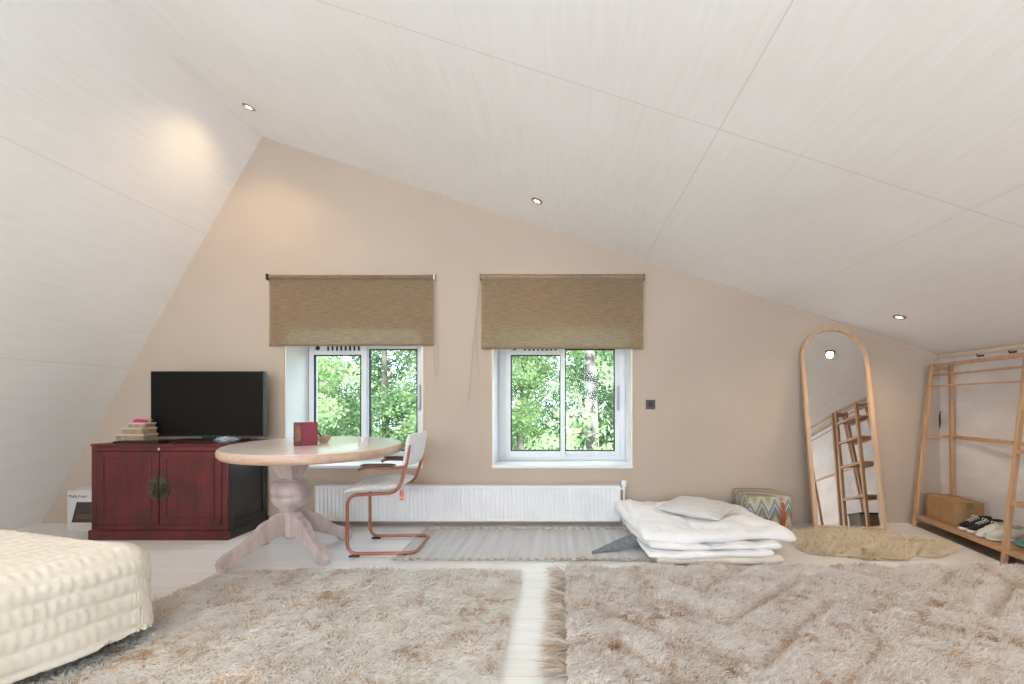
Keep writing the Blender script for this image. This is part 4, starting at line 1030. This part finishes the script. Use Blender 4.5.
# ------------------------------------------------------------------ downlights
DL = [(-2.37,3.52,'recessed downlight closest to the ridge line'),(-.19,3.545,'recessed downlight above the blind with the taupe roll'),(2.57,3.54,'recessed downlight over the arched mirror')]
for x in (-2.37, -.19, 2.57):
    for y in (1.2, -1.1): DL.append((x, y, None))
for x, y, lb in DL:
    t = thing('ceiling_downlight', lb or 'recessed downlight further back in the room', 'ceiling light', (x, y, ceil_z(x)), 0, 'ceiling downlights')
    t.rotation_euler = (0, ca, 0)
    bm = NB(); lathe(bm, [(.045,.0),(.045,-.006),(.024,-.008),(.022,.0)], 28, cap=False); obj('trim_ring', bm, 'downlight', t, smooth=40)
    bm = NB(); lathe(bm, [(.0,-.003),(.023,-.003)], 24, cap=False); obj('lamp', bm, 'bulb', t)
    l = bpy.data.lights.new('downlight_beam', 'SPOT'); l.energy = (7 if abs(x) < 1 else 22) if y > 2 else (3 if abs(x) < 1 else 42); l.color = (1,.74,.46); l.spot_size = math.radians(138); l.spot_blend = .9; l.shadow_soft_size = .03
    lo_ = bpy.data.objects.new('downlight_beam', l); C.objects.link(lo_); lo_.location = (x-.01, y, ceil_z(x)-.03); lo_.rotation_euler = (0, ca*.6, 0)

# ------------------------------------------------------------------ bed
BA = math.radians(-15)
BC = Vector((-1.80, 2.06, 0))                     # far corner next to the room
bx = Vector((math.cos(BA), math.sin(BA), 0)); by_ = Vector((-math.sin(BA), math.cos(BA), 0))
HWb, HLb, TOPZ = .72, 1.0, .43
cen = BC-bx*HWb-by_*HLb
t = thing('bed', 'low bed under a cream quilted bedspread', 'bed', (cen.x, cen.y, 0), BA)
B('bed_base', 'bedbase', t, -HWb+.03, HWb-.03, -HLb+.03, HLb-.03, .05, .16, bevel=.01)
B('mattress', 'ticking', t, -HWb+.01, HWb-.01, -HLb+.01, HLb-.01, .16, TOPZ-.03, bevel=.04, seg=4)
for sx in (-1, 1):
    for sy in (-1, 1): B('bed_foot', 'bedbase', t, sx*(HWb-.1)-.03, sx*(HWb-.1)+.03, sy*(HLb-.1)-.03, sy*(HLb-.1)+.03, 0, .05)
step = .0085; dropx, dropy = .315, .315
a_ = np.arange(-HWb-dropx+.02, HWb+dropx, step); b_ = np.arange(-HLb-dropy+.02, HLb+dropy, step)
AA, BB = np.meshgrid(a_, b_, indexing='ij'); nu, nv = AA.shape
rc = .10                                           # rounded rim radius
cl = np.clip(AA, -(HWb-rc), HWb-rc); cb = np.clip(BB, -(HLb-rc), HLb-rc)
dx, dy = AA-cl, BB-cb; d = np.sqrt(dx*dx+dy*dy)+1e-9; ux, uy = dx/d, dy/d
q = rc*1.0
th = np.clip(d/q, 0, PI/2)
hor = np.where(d < q*PI/2, q*np.sin(th), q+(d-q*PI/2)*.10)
ver = np.where(d < q*PI/2, q*(1-np.cos(th)), q+(d-q*PI/2)*.985)
ripple = .022*np.sin(np.arctan2(BB, AA)*23)*np.clip((d-.2)/.2, 0, 1)
hor = hor+ripple*.5+.015*vnoise(AA, BB, .25, 71)*np.clip(d/.2, 0, 1)
X = cl+ux*hor; Y = cb+uy*hor; Z = TOPZ-ver-.012*((AA/HWb)**2)*0+.018*vnoise(AA, BB, .45, 72)
Z = np.maximum(Z, .075+.006*vnoise(AA, BB, .05, 75))
P = np.stack([X, Y, Z], -1)
du_ = np.gradient(P, axis=0); dv_ = np.gradient(P, axis=1); nr = np.cross(du_, dv_); nr /= np.linalg.norm(nr, axis=2)[:,:,None]+1e-9
ch = .071                                          # width of a quilted channel
wob = .006*vnoise(AA, BB, .07, 73)
ph = ((AA+wob+10)/ch) % 1
puff = (np.abs(np.sin(PI*ph)))**.35
bc = .034; k_ = np.floor((AA+wob+10)/ch); ph2 = ((BB+.012*vnoise(AA, BB, .06, 74)+k_*.013+10)/bc) % 1
puck = (np.abs(np.sin(PI*ph2)))**.8
disp = .015*puff*(.72+.28*puck)
P = P+nr*disp[:,:,None]
FQ = grid_faces(nu, nv); FQ = FQ[(d.reshape(-1)[FQ] < .47).all(1)]
o = npmesh('bedspread', P.reshape(-1,3), None, FQ, 'quilt', t, smooth=True)
sm = o.modifiers.new('thick', 'SOLIDIFY'); sm.thickness = .008; sm.offset = -1

# ------------------------------------------------------------------ outside
bm = NB(); box(bm, -60, 60, WY+2, 80, -3.4, -3.2); struct(obj('ground', bm, 'hair_ground'))
def tree(name, label, x, y, h, crown, leafm, barkm, nleaf, seed, trunk_r=.14, lean=(0,0), leaf=.11, bare=0, base=-3.2, blobs=None):
    rs = np.random.RandomState(seed)
    t = thing(name, label, 'tree', (x, y, base), 0, 'trees outside the windows')
    bm = NB(); pts = []; rr = []
    for k in range(9):
        f = k/8; pts.append((lean[0]*f+.12*math.sin(3*f+seed), lean[1]*f+.1*math.cos(4*f+seed), h*.9*f)); rr.append(trunk_r*(1-.75*f))
    tube(bm, pts, rr, 10)
    tips = []
    for k in range(14):
        f = rs.uniform(.3, .95); b0 = Vector(pts[int(f*8)]); a = rs.uniform(0, 2*PI); l = crown*rs.uniform(.5,.95)*(1.1-f*.5)
        b1 = b0+Vector((math.cos(a)*l*.5, math.sin(a)*l*.5, l*.3)); b2 = b0+Vector((math.cos(a)*l, math.sin(a)*l, l*.55+rs.uniform(-.1,.3)))
        r0 = trunk_r*(1-.8*f)*.5; tube(bm, [b0, b1, b2], [r0, r0*.6, r0*.2], 6); tips.append((b0+b1)*.5); tips.append(b1); tips.append(b2)
        for q_ in range(3):
            e = b1.lerp(b2, rs.uniform(0,1)); a2 = a+rs.uniform(-1.2,1.2); e2 = e+Vector((math.cos(a2), math.sin(a2), rs.uniform(-.1,.7)))*l*.35; tube(bm, [e, e2], [r0*.3, r0*.1], 5); tips.append(e2)
    obj('trunk', bm, barkm, t, smooth=60)
    nc = len(tips); tips = np.array([list(q_) for q_ in tips])
    extra = np.stack([rs.normal(size=60)*crown*.5, rs.normal(size=60)*crown*.5, rs.uniform(.25, 1.0, 60)*h], 1)+np.array([lean[0]*.5, lean[1]*.5, 0])
    if blobs is not None: extra = extra[:blobs]
    tips = np.concatenate([tips, extra]); idx = rs.randint(0, len(tips), nleaf)
    c = tips[idx]+rs.normal(size=(nleaf,3))*np.array([.30,.30,.24])*crown*.38
    n_ = rs.normal(size=(nleaf,3)); n_[:,2] += .6; n_ /= np.linalg.norm(n_, axis=1)[:,None]
    u = np.cross(n_, rs.normal(size=(nleaf,3))); u /= np.linalg.norm(u, axis=1)[:,None]; w = np.cross(n_, u)
    s = (leaf*rs.uniform(.6,1.3,nleaf))[:,None]
    V = np.stack([c-u*s, c-w*s*.42, c+u*s, c+w*s*.42+n_*s*.12], 1).reshape(-1,3); b = np.arange(nleaf)*4
    sh = np.clip(.5+.22*rs.normal(size=nleaf)+.25*rs.normal(size=len(tips))[idx]*.8, 0, 1)
    fo = npmesh('foliage', V, None, np.stack([b,b+1,b+2,b+3],1), leafm, t, shade=np.repeat(sh,4)); fo['kind']='stuff'
    return t
tree('leafy_tree', 'broad pale-leaved tree filling the outer side of the window behind the table', -5.6, 9.5, 6.5, 1.5, 'leaf_pale', 'bark', 20000, 1, leaf=.055)
tree('conifer_tree', 'blue-green tree in the middle of the view behind the round table', -4.3, 11.5, 8.5, 1.7, 'leaf_dark', 'bark', 22000, 2, leaf=.05)
tree('leafy_tree', 'mid green tree with thin pale branches behind the cantilever chair', -2.7, 10.0, 6.2, 1.3, 'leaf_mid', 'birch', 9000, 3, leaf=.05, trunk_r=.07)
tree('leafy_tree', 'dense mid green tree in the outer leaf of the window above the radiator', -.9, 11.0, 8.0, 1.7, 'leaf_mid', 'bark', 20000, 4, leaf=.055)
tree('birch_tree', 'thick leaning birch with mottled white bark outside the window beside the socket', .78, 8.2, 8.0, 1.3, 'leaf_pale', 'birch', 3000, 5, trunk_r=.2, lean=(-.5,.6), leaf=.06, blobs=8)
tree('leafy_tree', 'dark green tree standing behind the mottled birch', 1.3, 13.0, 9.0, 2.2, 'leaf_dark', 'bark', 20000, 6, leaf=.07)
tree('bush', 'bright young bush with large leaves in front of the birch trunk', .55, 6.9, 4.3, .85, 'leaf_pale', 'bark', 2200, 7, trunk_r=.04, leaf=.085, blobs=10)
tree('leafy_tree', 'tall green tree far behind, seen between the other trees', -2.0, 15.5, 10, 2.6, 'leaf_mid', 'bark', 14000, 8, leaf=.09)
tree('leafy_tree', 'tall dark tree far behind the pale-leaved tree', -7.8, 15.0, 10, 2.8, 'leaf_dark', 'bark', 14000, 9, leaf=.10)
tree('leafy_tree', 'tall dark tree far behind the conifer', -4.8, 17.5, 11, 2.8, 'leaf_mid', 'bark', 14000, 10, leaf=.10)
tree('leafy_tree', 'tall dark tree far behind, past the birch', 2.6, 17.0, 11, 3.0, 'leaf_dark', 'bark', 14000, 12, leaf=.10)

# ------------------------------------------------------------------ light
w = bpy.data.worlds.new('sky'); bpy.context.scene.world = w; w.use_nodes = True; nt = w.node_tree
bg = nt.nodes['Background']; bg.inputs[0].default_value = (.70,.84,1,1); bg.inputs[1].default_value = 6.6
def area(name, loc, rot, sx, sy, e, col):
    l = bpy.data.lights.new(name, 'AREA'); l.shape='RECTANGLE'; l.size=sx; l.size_y=sy; l.energy=e; l.color=col
    o = bpy.data.objects.new(name, l); C.objects.link(o); o.location=loc; o.rotation_euler=rot; return o
for i, (a, b, c, d) in enumerate(REAR):
    area('rear_fill', ((a+b)/2, YB+.02, (c+d)/2), (PI/2+math.radians((62,14)[i]), 0, 0), (b-a), d-c, (152,74)[i], (.83,.92,1))  # added fill lamps just inside the rear wall, one tilted at the ceiling
for a, b in WIN:
    l = area('window_portal', ((a+b)/2, WY+.60, (WZ0+WZ1)/2), (-PI/2, 0, 0), b-a, WZ1-WZ0, 0, (1,1,1)); l.data.cycles.is_portal = True
s = bpy.data.lights.new('sun', 'SUN'); s.energy = 5; s.angle = math.radians(2); s.color=(1,.95,.86); so = bpy.data.objects.new('sun', s); C.objects.link(so)
so.rotation_euler = (math.radians(42), math.radians(38), 0)

# ------------------------------------------------------------------ camera
cam = bpy.data.cameras.new('camera'); co = bpy.data.objects.new('camera', cam); C.objects.link(co)
co.location = (0, 0, CAM_H); co.rotation_euler = (PI/2, 0, 0)
cam.sensor_width = 36; cam.lens = 36*465/1024; cam.shift_x = -50/1024; cam.shift_y = 62/1024; cam.clip_start = .05
sc = bpy.context.scene; sc.camera = co
sc.view_settings.view_transform = 'Standard'; sc.view_settings.look = 'None'; sc.view_settings.exposure = .05; sc.view_settings.gamma = 1
sc.view_settings.use_curve_mapping = False
sc.cycles.max_bounces = 10; sc.cycles.diffuse_bounces = 6; sc.cycles.transparent_max_bounces = 16; sc.cycles.sample_clamp_indirect = 6
